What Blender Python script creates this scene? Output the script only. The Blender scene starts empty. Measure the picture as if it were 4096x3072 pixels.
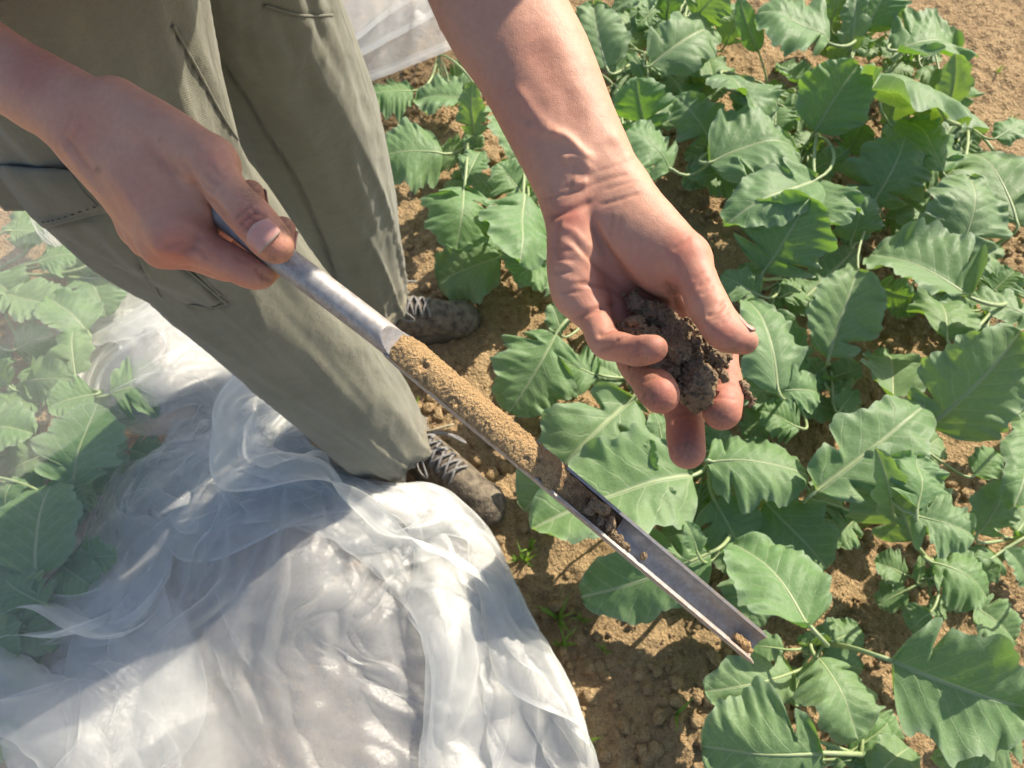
import bpy, bmesh, math, random
import numpy as np
from mathutils import Vector, Matrix
from mathutils.bvhtree import BVHTree

# ------------------------------------------------------------------ camera, sky, sun, exposure
scene = bpy.context.scene
COL = scene.collection
CAM_H, TILT, F = 1.5, math.radians(30.0), 3072.0
cam_data = bpy.data.cameras.new('camera')
cam_data.sensor_fit = 'HORIZONTAL'
cam_data.angle = 2 * math.atan(2048.0 / F)
cam_data.clip_start, cam_data.clip_end = 0.02, 500
cam = bpy.data.objects.new('camera', cam_data)
cam.location = (0, 0, CAM_H)
cam.rotation_euler = (TILT, 0, 0)
COL.objects.link(cam)
scene.camera = cam
cam_data.dof.use_dof = True
cam_data.dof.focus_distance = 0.415
cam_data.dof.aperture_fstop = 24.0

SUN_AZ, SUN_EL = math.radians(46.0), math.radians(38.0)      # azimuth measured from +y towards +x
SUN = np.array([math.sin(SUN_AZ) * math.cos(SUN_EL), math.cos(SUN_AZ) * math.cos(SUN_EL), math.sin(SUN_EL)])
world = bpy.data.worlds.new('World')
scene.world = world
world.use_nodes = True
wn = world.node_tree
sky = wn.nodes.new('ShaderNodeTexSky')
sky.sky_type = 'NISHITA'
sky.sun_disc = False
sky.sun_elevation = SUN_EL
sky.sun_rotation = SUN_AZ
sky.air_density, sky.dust_density, sky.ozone_density = 1.0, 1.4, 1.0
wn.links.new(sky.outputs[0], wn.nodes['Background'].inputs[0])
wn.nodes['Background'].inputs[1].default_value = 0.115
sun_data = bpy.data.lights.new('sun', 'SUN')
sun_data.energy = 4.8
sun_data.angle = math.radians(0.53)
sun_data.color = (1.0, 0.90, 0.75)
sun = bpy.data.objects.new('sun', sun_data)
sun.rotation_euler = Vector(-SUN).to_track_quat('-Z', 'Y').to_euler()
sun.location = (2, 2, 6)
COL.objects.link(sun)
vs = scene.view_settings
vs.view_transform, vs.look, vs.gamma, vs.exposure = 'Standard', 'None', 1.0, 0.68
vs.use_curve_mapping = False
scene.render.engine = 'CYCLES'
scene.cycles.use_denoising = True
scene.cycles.transparent_max_bounces = 16
scene.cycles.max_bounces = 5
scene.cycles.diffuse_bounces = 3
scene.cycles.glossy_bounces = 2
scene.cycles.transmission_bounces = 4
scene.cycles.use_adaptive_sampling = True
scene.cycles.adaptive_threshold = 0.03
scene.cycles.sample_clamp_indirect = 6

# ------------------------------------------------------------------ helpers
RIGHT = np.array([1.0, 0, 0])
UP = np.array([0, math.cos(TILT), math.sin(TILT)])
FWD = np.array([0, math.sin(TILT), -math.cos(TILT)])
CAM = np.array([0, 0, CAM_H])
RND = np.random.RandomState(7)

def c2w(c):
    c = np.asarray(c, float)
    return CAM + c[..., 0:1] * RIGHT + c[..., 1:2] * UP + c[..., 2:3] * FWD

def w2c(p):
    q = np.asarray(p, float) - CAM
    return np.stack([q @ RIGHT, q @ UP, q @ FWD], -1)

def C(px, py, d):                       # photo position and depth -> camera frame metres
    return np.array([(px - 2048) / F * d, (1536 - py) / F * d, d])

def W(px, py, d):
    return c2w(C(px, py, d))

def ray(px, py):
    return (px - 2048) / F * RIGHT + (1536 - py) / F * UP + FWD

def G(px, py, z=0.0):                   # photo position on the plane at height z
    r = ray(px, py)
    return CAM + r * ((z - CAM_H) / r[2])

def w2px(p):
    c = w2c(p)
    return np.stack([2048 + F * c[..., 0] / c[..., 2], 1536 - F * c[..., 1] / c[..., 2]], -1)

def norm(v):
    v = np.asarray(v, float)
    return v / (np.linalg.norm(v, axis=-1, keepdims=True) + 1e-12)

def hash3(i, j, k, seed):
    n = (i.astype(np.int64) * 374761393 + j.astype(np.int64) * 668265263 + k.astype(np.int64) * 2147483647 + seed * 144269504) & 0xffffffff
    n = ((n ^ (n >> 13)) * 1274126177) & 0xffffffff
    return ((n ^ (n >> 16)) & 0xffff) / 65535.0

def vnoise(p, seed=0):                  # value noise in -1..1
    p = np.asarray(p, float)
    i = np.floor(p).astype(np.int64)
    f = p - i
    f = f * f * f * (f * (f * 6 - 15) + 10)
    out = 0
    for a in (0, 1):
        wa = f[..., 0] if a else 1 - f[..., 0]
        for b in (0, 1):
            wb = f[..., 1] if b else 1 - f[..., 1]
            for c in (0, 1):
                wc = f[..., 2] if c else 1 - f[..., 2]
                out = out + wa * wb * wc * hash3(i[..., 0] + a, i[..., 1] + b, i[..., 2] + c, seed)
    return out * 2 - 1

def fbm(p, seed=0, octv=4, gain=0.5):
    s, a, t = 0, 1.0, 0
    p = np.asarray(p, float)
    for o in range(octv):
        s = s + a * vnoise(p, seed + o * 17)
        t += a
        a *= gain
        p = p * 2.03 + 13.7
    return s / t

def mesh_data(name, v, f, smooth=True, uv=None, attrs=None):
    me = bpy.data.meshes.new(name)
    v = np.asarray(v, np.float32)
    if isinstance(f, np.ndarray):
        n, k = f.shape
        me.vertices.add(len(v)); me.vertices.foreach_set('co', v.ravel())
        me.loops.add(n * k); me.loops.foreach_set('vertex_index', f.ravel().astype(np.int32))
        me.polygons.add(n)
        me.polygons.foreach_set('loop_start', np.arange(0, n * k, k, dtype=np.int32))
    else:
        me.from_pydata([tuple(x) for x in v], [], f)
    me.update(calc_edges=True)
    me.validate()
    if smooth:
        me.polygons.foreach_set('use_smooth', np.ones(len(me.polygons), bool))
    if uv is not None:
        li = np.zeros(len(me.loops), np.int32); me.loops.foreach_get('vertex_index', li)
        l = me.uv_layers.new(name='UVMap')
        l.data.foreach_set('uv', np.asarray(uv, np.float32)[li].ravel())
    for k, a in (attrs or {}).items():
        at = me.attributes.new(k, 'FLOAT', 'POINT')
        at.data.foreach_set('value', np.asarray(a, np.float32))
    return me

def add(name, me, mat=None, parent=None, loc=None, **tags):
    o = bpy.data.objects.new(name, me)
    if mat is not None:
        me.materials.clear(); me.materials.append(mat)
    COL.objects.link(o)
    if parent is not None:
        o.parent = parent
    if loc is not None:
        o.location = loc
    for k, v in tags.items():
        o[k] = v
    return o

def empty(name, loc, label, category, group=None):
    o = bpy.data.objects.new(name, None)
    o.empty_display_size = 0.05
    o.location = loc
    COL.objects.link(o)
    o['label'], o['category'] = label, category
    if group:
        o['group'] = group
    return o

def quads_grid(nu, nv, wrap_u=False):
    i, j = np.meshgrid(np.arange(nu if wrap_u else nu - 1), np.arange(nv - 1), indexing='ij')
    i2 = (i + 1) % nu
    return np.stack([i * nv + j, i2 * nv + j, i2 * nv + j + 1, i * nv + j + 1], -1).reshape(-1, 4)

def tube(pts, radii, n=10, cap=True, flat=None):
    """swept tube through points; returns verts, faces"""
    pts = np.asarray(pts, float)
    m = len(pts)
    radii = np.full(m, radii) if np.isscalar(radii) else np.asarray(radii, float)
    t = norm(np.gradient(pts, axis=0))
    ref = np.array([0.3, 0.2, 0.93])
    u = norm(np.cross(t, ref)); w = np.cross(t, u)
    a = np.linspace(0, 2 * math.pi, n, endpoint=False)
    fl = 1.0 if flat is None else flat
    v = pts[:, None] + radii[:, None, None] * (np.cos(a)[None, :, None] * u[:, None] + fl * np.sin(a)[None, :, None] * w[:, None])
    v = v.reshape(-1, 3)
    i, j = np.meshgrid(np.arange(m - 1), np.arange(n), indexing='ij')
    j2 = (j + 1) % n
    f = np.stack([i * n + j, i * n + j2, (i + 1) * n + j2, (i + 1) * n + j], -1).reshape(-1, 4)
    if cap:
        v = np.vstack([v, pts[0], pts[-1]])
        k0, k1 = m * n, m * n + 1
        jj = np.arange(n); j2 = (jj + 1) % n
        f = np.vstack([f, np.stack([np.full(n, k0), j2, jj, jj], -1), np.stack([np.full(n, k1), (m - 1) * n + jj, (m - 1) * n + j2, (m - 1) * n + j2], -1)])
        f = [tuple(dict.fromkeys(q)) for q in f.tolist()]
        return v, f
    return v, f

def join_parts(parts):
    vs_, fs_, k = [], [], 0
    for v, f in parts:
        vs_.append(np.asarray(v)); fs_ += [tuple(int(x) + k for x in q) for q in (f.tolist() if isinstance(f, np.ndarray) else f)]
        k += len(v)
    return np.vstack(vs_), fs_

def spline(pts, n):
    """Catmull-Rom through rows of any width"""
    P = np.asarray(pts, float)
    P = np.vstack([2 * P[0] - P[1], P, 2 * P[-1] - P[-2]])
    m = len(P) - 3
    t = np.linspace(0, m, n)
    i = np.minimum(t.astype(int), m - 1)
    f = (t - i)[:, None]
    a, b, c, d = P[i], P[i + 1], P[i + 2], P[i + 3]
    return 0.5 * ((2 * b) + (-a + c) * f + (2 * a - 5 * b + 4 * c - d) * f ** 2 + (-a + 3 * b - 3 * c + d) * f ** 3)

# ------------------------------------------------------------------ signed distance modelling (for flesh, shoes and clods)
class Field:
    def __init__(s, lo, hi, h):
        s.lo, s.h = np.asarray(lo, float), h
        s.n = np.ceil((np.asarray(hi) - s.lo) / h).astype(int) + 1
        s.D = np.full(s.n, 0.03, np.float32)
        s.ax = [s.lo[k] + h * np.arange(s.n[k]) for k in range(3)]
    def block(s, lo, hi):
        a = np.clip(((lo - s.lo) / s.h).astype(int), 0, s.n); b = np.clip(((hi - s.lo) / s.h).astype(int) + 2, 0, s.n)
        sl = tuple(slice(a[k], b[k]) for k in range(3))
        P = np.stack(np.meshgrid(*[s.ax[k][sl[k]].astype(np.float32) for k in range(3)], indexing='ij'), -1)
        return sl, P
    def put(s, d, sl, k):
        A = s.D[sl]
        k = np.maximum(k, 1e-5)
        h = np.maximum(k - np.abs(A - d), 0) / k
        s.D[sl] = np.minimum(A, d) - h * h * k * 0.25
    def cone(s, a, b, ra, rb, k=0.003, kroot=None, rootlen=0.03, root=None):
        a, b = np.asarray(a), np.asarray(b)
        m = max(ra, rb) + 0.014
        sl, P = s.block(np.minimum(a, b) - m, np.maximum(a, b) + m)
        if P.size == 0: return
        ba = b - a
        pa = P - a.astype(np.float32)
        t = np.clip((pa @ ba.astype(np.float32)) / float(ba @ ba), 0, 1)
        d = np.linalg.norm(pa - t[..., None] * ba.astype(np.float32), axis=-1) - (ra + (rb - ra) * t)
        if kroot is not None:
            q = np.clip(np.linalg.norm(P - np.asarray(root, np.float32), axis=-1) / rootlen, 0, 1)
            k = kroot + (k - kroot) * q
        s.put(d, sl, k)
    def _sweep(s, N, m, fn, k, kroot=None, root=None, rootlen=0.03):
        """hard union of swept segments, then one smooth union with what is there"""
        sl, _ = s.block(N[:, :3].min(0) - m, N[:, :3].max(0) + m)
        T = np.full([x.stop - x.start for x in sl], 0.03, np.float32)
        if T.size == 0: return
        for p, q in zip(N[:-1], N[1:]):
            b, P = s.block(np.minimum(p[:3], q[:3]) - m, np.maximum(p[:3], q[:3]) + m)
            if P.size == 0: continue
            t = tuple(slice(x.start - y.start, x.stop - y.start) for x, y in zip(b, sl))
            T[t] = np.minimum(T[t], fn(P, p, q))
        if kroot is not None:
            P = np.stack(np.meshgrid(*[s.ax[c][sl[c]].astype(np.float32) for c in range(3)], indexing='ij'), -1)
            w = np.clip(np.linalg.norm(P - np.asarray(root, np.float32), axis=-1) / rootlen, 0, 1)
            k = kroot + (k - kroot) * w
        s.put(T, sl, k)
    def chain(s, nodes, k=0.003, kroot=None, root=None, rootlen=0.03, sub=4):
        N = spline([np.append(a, r) for a, r in nodes], (len(nodes) - 1) * sub + 1)
        def fn(P, p, q):
            a, ba = p[:3].astype(np.float32), (q[:3] - p[:3]).astype(np.float32)
            pa = P - a
            t = np.clip((pa @ ba) / float(ba @ ba), 0, 1)
            return np.linalg.norm(pa - t[..., None] * ba, axis=-1) - (p[3] + (q[3] - p[3]) * t).astype(np.float32)
        s._sweep(N, N[:, 3].max() + 0.014, fn, k, kroot, root, rootlen)
    def ell(s, c, axes, rad, k=0.008):
        """ellipsoid: axes rows are unit vectors, rad the three radii"""
        c, axes, rad = np.asarray(c, float), np.asarray(axes, float), np.asarray(rad, float)
        m = max(rad) + 0.014
        sl, P = s.block(c - m, c + m)
        if P.size == 0: return
        q = (P - c.astype(np.float32)) @ axes.T.astype(np.float32)
        k0 = np.linalg.norm(q / rad.astype(np.float32), axis=-1)
        k1 = np.linalg.norm(q / (rad ** 2).astype(np.float32), axis=-1) + 1e-9
        s.put(k0 * (k0 - 1) / k1, sl, k)
    def limb(s, nodes, wdir, k=0.008, sub=4):
        """flattened limb; nodes are rows x, y, z, half width, half thickness"""
        N = spline(nodes, (len(nodes) - 1) * sub + 1)
        s._sweep(N, N[:, 3:].max() + 0.014, lambda P, p, q: s._limb(P, p[:3], q[:3], p[3:], q[3:], wdir), k)
    def _limb(s, P, a, b, A, B, wdir):
        ba = b - a; ax = norm(ba)
        w = norm(wdir - ax * (wdir @ ax)); n = np.cross(ax, w)
        pa = P - a.astype(np.float32)
        t = np.clip((pa @ ba.astype(np.float32)) / float(ba @ ba), 0, 1)
        r = pa - t[..., None] * ba.astype(np.float32)
        ha = A[0] + (B[0] - A[0]) * t; hb = A[1] + (B[1] - A[1]) * t
        x, y, z = r @ w.astype(np.float32), r @ n.astype(np.float32), r @ ax.astype(np.float32)
        hz = np.minimum(ha, hb)
        k0 = np.sqrt((x / ha) ** 2 + (y / hb) ** 2 + (z / hz) ** 2)
        k1 = np.sqrt((x / ha ** 2) ** 2 + (y / hb ** 2) ** 2 + (z / hz ** 2) ** 2) + 1e-9
        return k0 * (k0 - 1) / k1
    def mesh(s):
        D = s.D; neg = D < 0
        n = s.n
        cell = np.zeros(n - 1, np.int8)
        for a in (0, 1):
            for b in (0, 1):
                for c in (0, 1):
                    cell += neg[a:n[0] - 1 + a, b:n[1] - 1 + b, c:n[2] - 1 + c]
        act = (cell > 0) & (cell < 8)
        idx = np.full(n - 1, -1, np.int64)
        ii = np.argwhere(act)
        idx[act] = np.arange(len(ii))
        acc = np.zeros((len(ii), 3)); cnt = np.zeros(len(ii))
        corners = [(a, b, c) for a in (0, 1) for b in (0, 1) for c in (0, 1)]
        cd = {co: D[ii[:, 0] + co[0], ii[:, 1] + co[1], ii[:, 2] + co[2]] for co in corners}
        for co in corners:
            for k in range(3):
                if co[k] == 0:
                    c2 = list(co); c2[k] = 1; c2 = tuple(c2)
                    d0, d1 = cd[co], cd[c2]
                    m = (d0 < 0) != (d1 < 0)
                    t = np.where(m, d0 / np.where(m, d0 - d1, 1), 0)
                    p = np.array(co, float)[None] + np.zeros((len(ii), 3)); p[:, k] = t
                    acc += p * m[:, None]; cnt += m
        V = s.lo + s.h * (ii + acc / cnt[:, None])
        Fs = []
        for k in range(3):
            u, v = (k + 1) % 3, (k + 2) % 3
            s0 = [slice(1, -1)] * 3; s0[k] = slice(0, n[k] - 1)
            A = neg[tuple(s0)]
            s1 = list(s0); s1[k] = slice(1, n[k])
            B = neg[tuple(s1)]
            e = np.argwhere(A != B)
            if len(e) == 0: continue
            flip = A[e[:, 0], e[:, 1], e[:, 2]]
            off = np.ones(3, int); off[k] = 0
            e = e + off
            def cl(du, dv):
                q = e.copy(); q[:, u] -= du; q[:, v] -= dv
                return idx[q[:, 0], q[:, 1], q[:, 2]]
            q = np.stack([cl(1, 1), cl(0, 1), cl(0, 0), cl(1, 0)], -1)
            q[~flip] = q[~flip][:, ::-1]
            Fs.append(q)
        Fq = np.vstack(Fs)
        Fq = Fq[(Fq >= 0).all(1)]
        return V, Fq

def vnormals(v, f):
    n = np.zeros_like(v)
    fn = np.cross(v[f[:, 2]] - v[f[:, 0]], v[f[:, 3]] - v[f[:, 1]])
    for k in range(4):
        for c in range(3):
            n[:, c] += np.bincount(f[:, k], fn[:, c], len(v))
    return norm(n)

def relax(v, f, it=1, lam=0.5):
    e = np.vstack([f[:, [0, 1]], f[:, [1, 2]], f[:, [2, 3]], f[:, [3, 0]]])
    deg = np.bincount(e[:, 0], minlength=len(v)) + np.bincount(e[:, 1], minlength=len(v))
    for _ in range(it):
        s_ = np.zeros_like(v)
        for c in range(3):
            s_[:, c] = np.bincount(e[:, 0], v[e[:, 1], c], len(v)) + np.bincount(e[:, 1], v[e[:, 0], c], len(v))
        v = v + lam * (s_ / deg[:, None] - v)
    return v

def seg_dist(P, line):
    """distance of 2-D points to a polyline, and the parameter 0..1 along it"""
    line = np.asarray(line, float)
    L = np.linalg.norm(np.diff(line, axis=0), axis=1); cum = np.concatenate([[0], np.cumsum(L)])
    best = np.full(len(P), 1e9); par = np.zeros(len(P))
    for i in range(len(L)):
        a, b = line[i], line[i + 1]
        t = np.clip(((P - a) @ (b - a)) / (L[i] ** 2 + 1e-9), 0, 1)
        d = np.linalg.norm(P - a - t[:, None] * (b - a), axis=1)
        m = d < best
        best[m] = d[m]; par[m] = ((cum[i] + t * L[i]) / cum[-1])[m]
    return best, par

# ------------------------------------------------------------------ node helpers
class NT:
    def __init__(s, name):
        s.m = bpy.data.materials.new(name); s.m.use_nodes = True
        s.t = s.m.node_tree; s.t.nodes.clear()
        s.out = s.t.nodes.new('ShaderNodeOutputMaterial')
    def n(s, typ, **kw):
        x = s.t.nodes.new('ShaderNode' + typ)
        for k, v in kw.items():
            if k.startswith('i_'):
                x.inputs[int(k[2:]) if k[2:].isdigit() else k[2:].replace('_', ' ')].default_value = v
            else:
                setattr(x, k, v)
        return x
    def l(s, a, b):
        s.t.links.new(a, b)
    def set(s, sock, v):
        if hasattr(v, 'links') or hasattr(v, 'is_output'):
            s.l(v, sock)
        elif v is not None:
            sock.default_value = v
    def math(s, op, a, b=None, c=None, clamp=False):
        x = s.n('Math', operation=op, use_clamp=clamp)
        for i, v in enumerate((a, b, c)):
            if v is not None: s.set(x.inputs[i], v)
        return x.outputs[0]
    def mix(s, fac, a, b, blend='MIX'):
        x = s.n('Mix', data_type='RGBA', blend_type=blend)
        s.set(x.inputs[0], fac)
        for i, v in ((6, a), (7, b)):
            if isinstance(v, tuple) and len(v) == 3: v = v + (1,)
            s.set(x.inputs[i], v)
        return x.outputs[2]
    def ramp(s, fac, stops, interp='LINEAR'):
        x = s.n('ValToRGB'); x.color_ramp.interpolation = interp
        cr = x.color_ramp
        while len(cr.elements) < len(stops): cr.elements.new(0.5)
        for e, (p, c) in zip(cr.elements, stops):
            e.position = p
            e.color = (c, c, c, 1) if not isinstance(c, tuple) else c + (1,) if len(c) == 3 else c
        s.set(x.inputs[0], fac)
        return x.outputs[0]
    def noise(s, scale, detail=3, rough=0.5, coord=None, dist=0.0, out=0):
        x = s.n('TexNoise'); x.inputs['Scale'].default_value = scale; x.inputs['Detail'].default_value = detail
        x.inputs['Roughness'].default_value = rough; x.inputs['Distortion'].default_value = dist
        if coord is not None: s.l(coord, x.inputs['Vector'])
        return x.outputs[out]
    def attr(s, name, out=2):
        x = s.n('Attribute'); x.attribute_name = name
        return x.outputs[out]
    def bump(s, h, strength=0.5, dist=0.001, nrm=None):
        x = s.n('Bump'); x.inputs['Strength'].default_value = strength; x.inputs['Distance'].default_value = dist
        s.l(h, x.inputs['Height'])
        if nrm is not None: s.l(nrm, x.inputs['Normal'])
        return x.outputs[0]
    def bsdf(s, **kw):
        x = s.n('BsdfPrincipled')
        for k, v in kw.items():
            k = k.replace('_', ' ')
            if isinstance(v, tuple) and len(v) == 3 and k not in ('Subsurface Radius',): v = v + (1,)
            s.set(x.inputs[k], v)
        return x
    def done(s, shader):
        s.l(shader, s.out.inputs[0])
        return s.m
# ------------------------------------------------------------------ materials
def mat_skin():
    t = NT('skin')
    co = t.n('TexCoord').outputs['Object']
    red, dirt, gr = t.attr('red'), t.attr('dirt'), t.attr('groove')
    big = t.noise(38, 4, 0.6, co)
    mott = t.noise(260, 3, 0.6, co)
    base = t.mix(t.math('MULTIPLY_ADD', big, 1.3, -0.2, clamp=True), (0.55, 0.285, 0.192), (0.62, 0.340, 0.232))
    base = t.mix(t.math('MULTIPLY', red, t.math('MULTIPLY_ADD', mott, 0.9, 0.5, clamp=True)), base, (0.50, 0.165, 0.115))
    base = t.mix(t.math('MULTIPLY', t.math('MULTIPLY_ADD', mott, 2.2, -0.85, clamp=True), 0.35), base, (0.42, 0.20, 0.130))
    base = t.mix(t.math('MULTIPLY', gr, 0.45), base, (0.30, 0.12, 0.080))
    dn = t.math('MULTIPLY_ADD', t.noise(420, 5, 0.7, co), 3.2, -1.15, clamp=True)
    dirtm = t.math('MULTIPLY', dirt, t.math('MULTIPLY_ADD', dn, 0.80, 0.30), clamp=True)
    base = t.mix(dirtm, base, (0.16, 0.105, 0.07))
    # fine skin: small cells, stretched lines
    v2 = t.n('TexVoronoi', feature='DISTANCE_TO_EDGE'); v2.inputs['Scale'].default_value = 900; t.l(co, v2.inputs['Vector'])
    cell = t.math('MINIMUM', v2.outputs[0], 0.25)
    wr = t.noise(330, 6, 0.65, co, 0.8)
    h = t.math('ADD', t.math('MULTIPLY', cell, 0.8), t.math('ADD', t.math('MULTIPLY', wr, 0.9), t.math('MULTIPLY', t.noise(110, 3, .6, co), 0.9)))
    h = t.math('ADD', h, t.math('MULTIPLY', dirtm, 1.2))
    nb = t.bump(h, 0.30, 0.0008)
    b = t.bsdf(Base_Color=base, Roughness=t.math('ADD', 0.50, t.math('MULTIPLY', dirtm, 0.35)), Specular_IOR_Level=0.30, Normal=nb,
               Subsurface_Weight=0.12, Subsurface_Radius=(0.012, 0.0045, 0.002), Subsurface_Scale=0.6)
    return t.done(b.outputs[0])

def mat_nail():
    t = NT('nail')
    co = t.n('TexCoord').outputs['Object']
    u = t.attr('along')
    c = t.mix(t.ramp(u, [(0.0, 0.35), (0.14, 0.15), (0.2, 0.0), (0.86, 0.0), (0.93, 0.8), (1.0, 1.0)]), (0.57, 0.285, 0.23), (0.62, 0.46, 0.38))
    c = t.mix(t.math('MULTIPLY', t.ramp(u, [(0.86, 0.0), (0.97, 1.0)]), 0.65), c, (0.20, 0.13, 0.09))
    b = t.bsdf(Base_Color=c, Roughness=0.38, Specular_IOR_Level=0.42, Normal=t.bump(t.noise(400, 2, .5, co), 0.15, 0.0006), Subsurface_Weight=0.15,
               Subsurface_Radius=(0.006, 0.002, 0.001))
    return t.done(b.outputs[0])

def mat_trousers():
    t = NT('trouser_cloth')
    co = t.n('TexCoord')
    uv, ob = co.outputs['UV'], co.outputs['Object']
    big = t.noise(7, 5, 0.6, ob); fine = t.noise(160, 3, 0.6, ob)
    c = t.mix(t.ramp(big, [(0.3, 0.0), (0.7, 1.0)]), (0.172, 0.170, 0.122), (0.232, 0.228, 0.168))
    c = t.mix(t.math('MULTIPLY', fine, 0.4), c, (0.125, 0.118, 0.080))
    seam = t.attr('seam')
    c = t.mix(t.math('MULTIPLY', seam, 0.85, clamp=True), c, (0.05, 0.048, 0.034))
    dust = t.attr('dust')
    c = t.mix(t.math('MULTIPLY', dust, t.math('MULTIPLY_ADD', t.noise(30, 5, .7, ob), 2.0, -0.5, clamp=True)), c, (0.30, 0.255, 0.17))
    w = t.n('TexWave', wave_type='BANDS', bands_direction='DIAGONAL'); w.inputs['Scale'].default_value = 330; w.inputs['Distortion'].default_value = 0.6; t.l(uv, w.inputs['Vector'])
    h = t.math('ADD', t.math('MULTIPLY', w.outputs['Fac'], 0.7), t.math('MULTIPLY', fine, 1.2))
    nb = t.bump(h, 0.5, 0.0008, t.bump(t.noise(26, 4, .6, ob), 0.35, 0.010))
    b = t.bsdf(Base_Color=c, Roughness=0.85, Specular_IOR_Level=0.2, Sheen_Weight=0.25, Sheen_Roughness=0.5, Normal=nb)
    return t.done(b.outputs[0])

def mat_plain(name, col, rough=0.8, nscale=60, var=0.35, bump=0.4, bdist=0.002, spec=0.3, col2=None):
    t = NT(name)
    ob = t.n('TexCoord').outputs['Object']
    n = t.noise(nscale, 5, 0.6, ob)
    c2 = col2 or tuple(x * (1 - var) for x in col)
    c = t.mix(t.ramp(n, [(0.35, 0.0), (0.65, 1.0)]), col, c2)
    b = t.bsdf(Base_Color=c, Roughness=rough, Specular_IOR_Level=spec, Normal=t.bump(t.noise(nscale * 3, 4, .6, ob), bump, bdist))
    return t.done(b.outputs[0])

def mat_metal():
    t = NT('galvanised_steel')
    ob = t.n('TexCoord').outputs['Object']
    n = t.noise(220, 6, 0.65, ob); m = t.noise(45, 4, .6, ob)
    mp = t.n('Mapping'); mp.inputs['Scale'].default_value = (900, 60, 60); t.l(t.n('TexCoord').outputs['UV'], mp.inputs[0])
    c = t.mix(t.ramp(n, [(0.38, 0.0), (0.6, 1.0)]), (0.30, 0.295, 0.29), (0.42, 0.41, 0.40))
    c = t.mix(t.math('MULTIPLY', t.ramp(t.noise(600, 3, .7, ob), [(0.60, 0.0), (0.72, 1.0)]), 0.6), c, (0.15, 0.13, 0.11))
    dust = t.attr('dust')
    dm = t.math('MULTIPLY', dust, t.ramp(t.noise(300, 5, .7, ob), [(0.35, 0.15), (0.6, 1.0)]), clamp=True)
    c = t.mix(dm, c, (0.36, 0.27, 0.18))
    r = t.math('ADD', t.math('MULTIPLY_ADD', m, 0.25, 0.38), t.math('MULTIPLY', dm, 0.35))
    b = t.bsdf(Base_Color=c, Metallic=t.math('SUBTRACT', 0.48, t.math('MULTIPLY', dm, 0.48)), Roughness=r, Normal=t.bump(n, 0.25, 0.0006))
    return t.done(b.outputs[0])

def mat_soil(name, dry, dark_tone, sc=1.0, attr=None, dark_pos=0.5):
    t = NT(name)
    ob = t.n('TexCoord').outputs['Object']
    big = t.noise(9 * sc, 5, 0.6, ob); mid = t.noise(70 * sc, 5, 0.65, ob); fine = t.noise(420 * sc, 4, 0.7, ob)
    f = t.math('ADD', t.math('MULTIPLY', big, 0.5), t.math('MULTIPLY', mid, 0.6))
    if attr:
        f = t.math('ADD', t.math('MULTIPLY_ADD', f, 0.9, -0.05), t.attr(attr))
    c = t.mix(t.ramp(f, [(dark_pos - 0.14, 0.0), (dark_pos + 0.22, 1.0)]), dry, dark_tone)
    c = t.mix(t.math('MULTIPLY', t.ramp(fine, [(0.42, 1.0), (0.6, 0.0)]), 0.5), c, tuple(x * 0.55 for x in dark_tone))
    c = t.mix(t.math('MULTIPLY', t.ramp(t.noise(900 * sc, 2, .5, ob), [(0.62, 0.0), (0.7, 1.0)]), 0.5), c, tuple(min(1, x * 1.35) for x in dry))
    h = t.math('ADD', t.math('MULTIPLY', mid, 1.2), t.math('MULTIPLY', fine, 0.7))
    wob = t.n('VectorMath', operation='MULTIPLY_ADD'); t.l(t.noise(60 * sc, 2, .5, ob, out=1), wob.inputs[0]); wob.inputs[1].default_value = (.010 / sc,) * 3; t.l(ob, wob.inputs[2])
    for q, w in ((105, 1.0), (260, .5)):
        vo = t.n('TexVoronoi', feature='F1'); vo.inputs['Scale'].default_value = q * sc; t.l(wob.outputs[0], vo.inputs['Vector'])
        h = t.math('ADD', h, t.math('MULTIPLY', t.math('SUBTRACT', 0.6, vo.outputs[0], clamp=True), w * 1.5))
    b = t.bsdf(Base_Color=c, Roughness=0.95, Specular_IOR_Level=0.12, Normal=t.bump(h, 0.95, 0.0065 / sc))
    return t.done(b.outputs[0])

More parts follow.
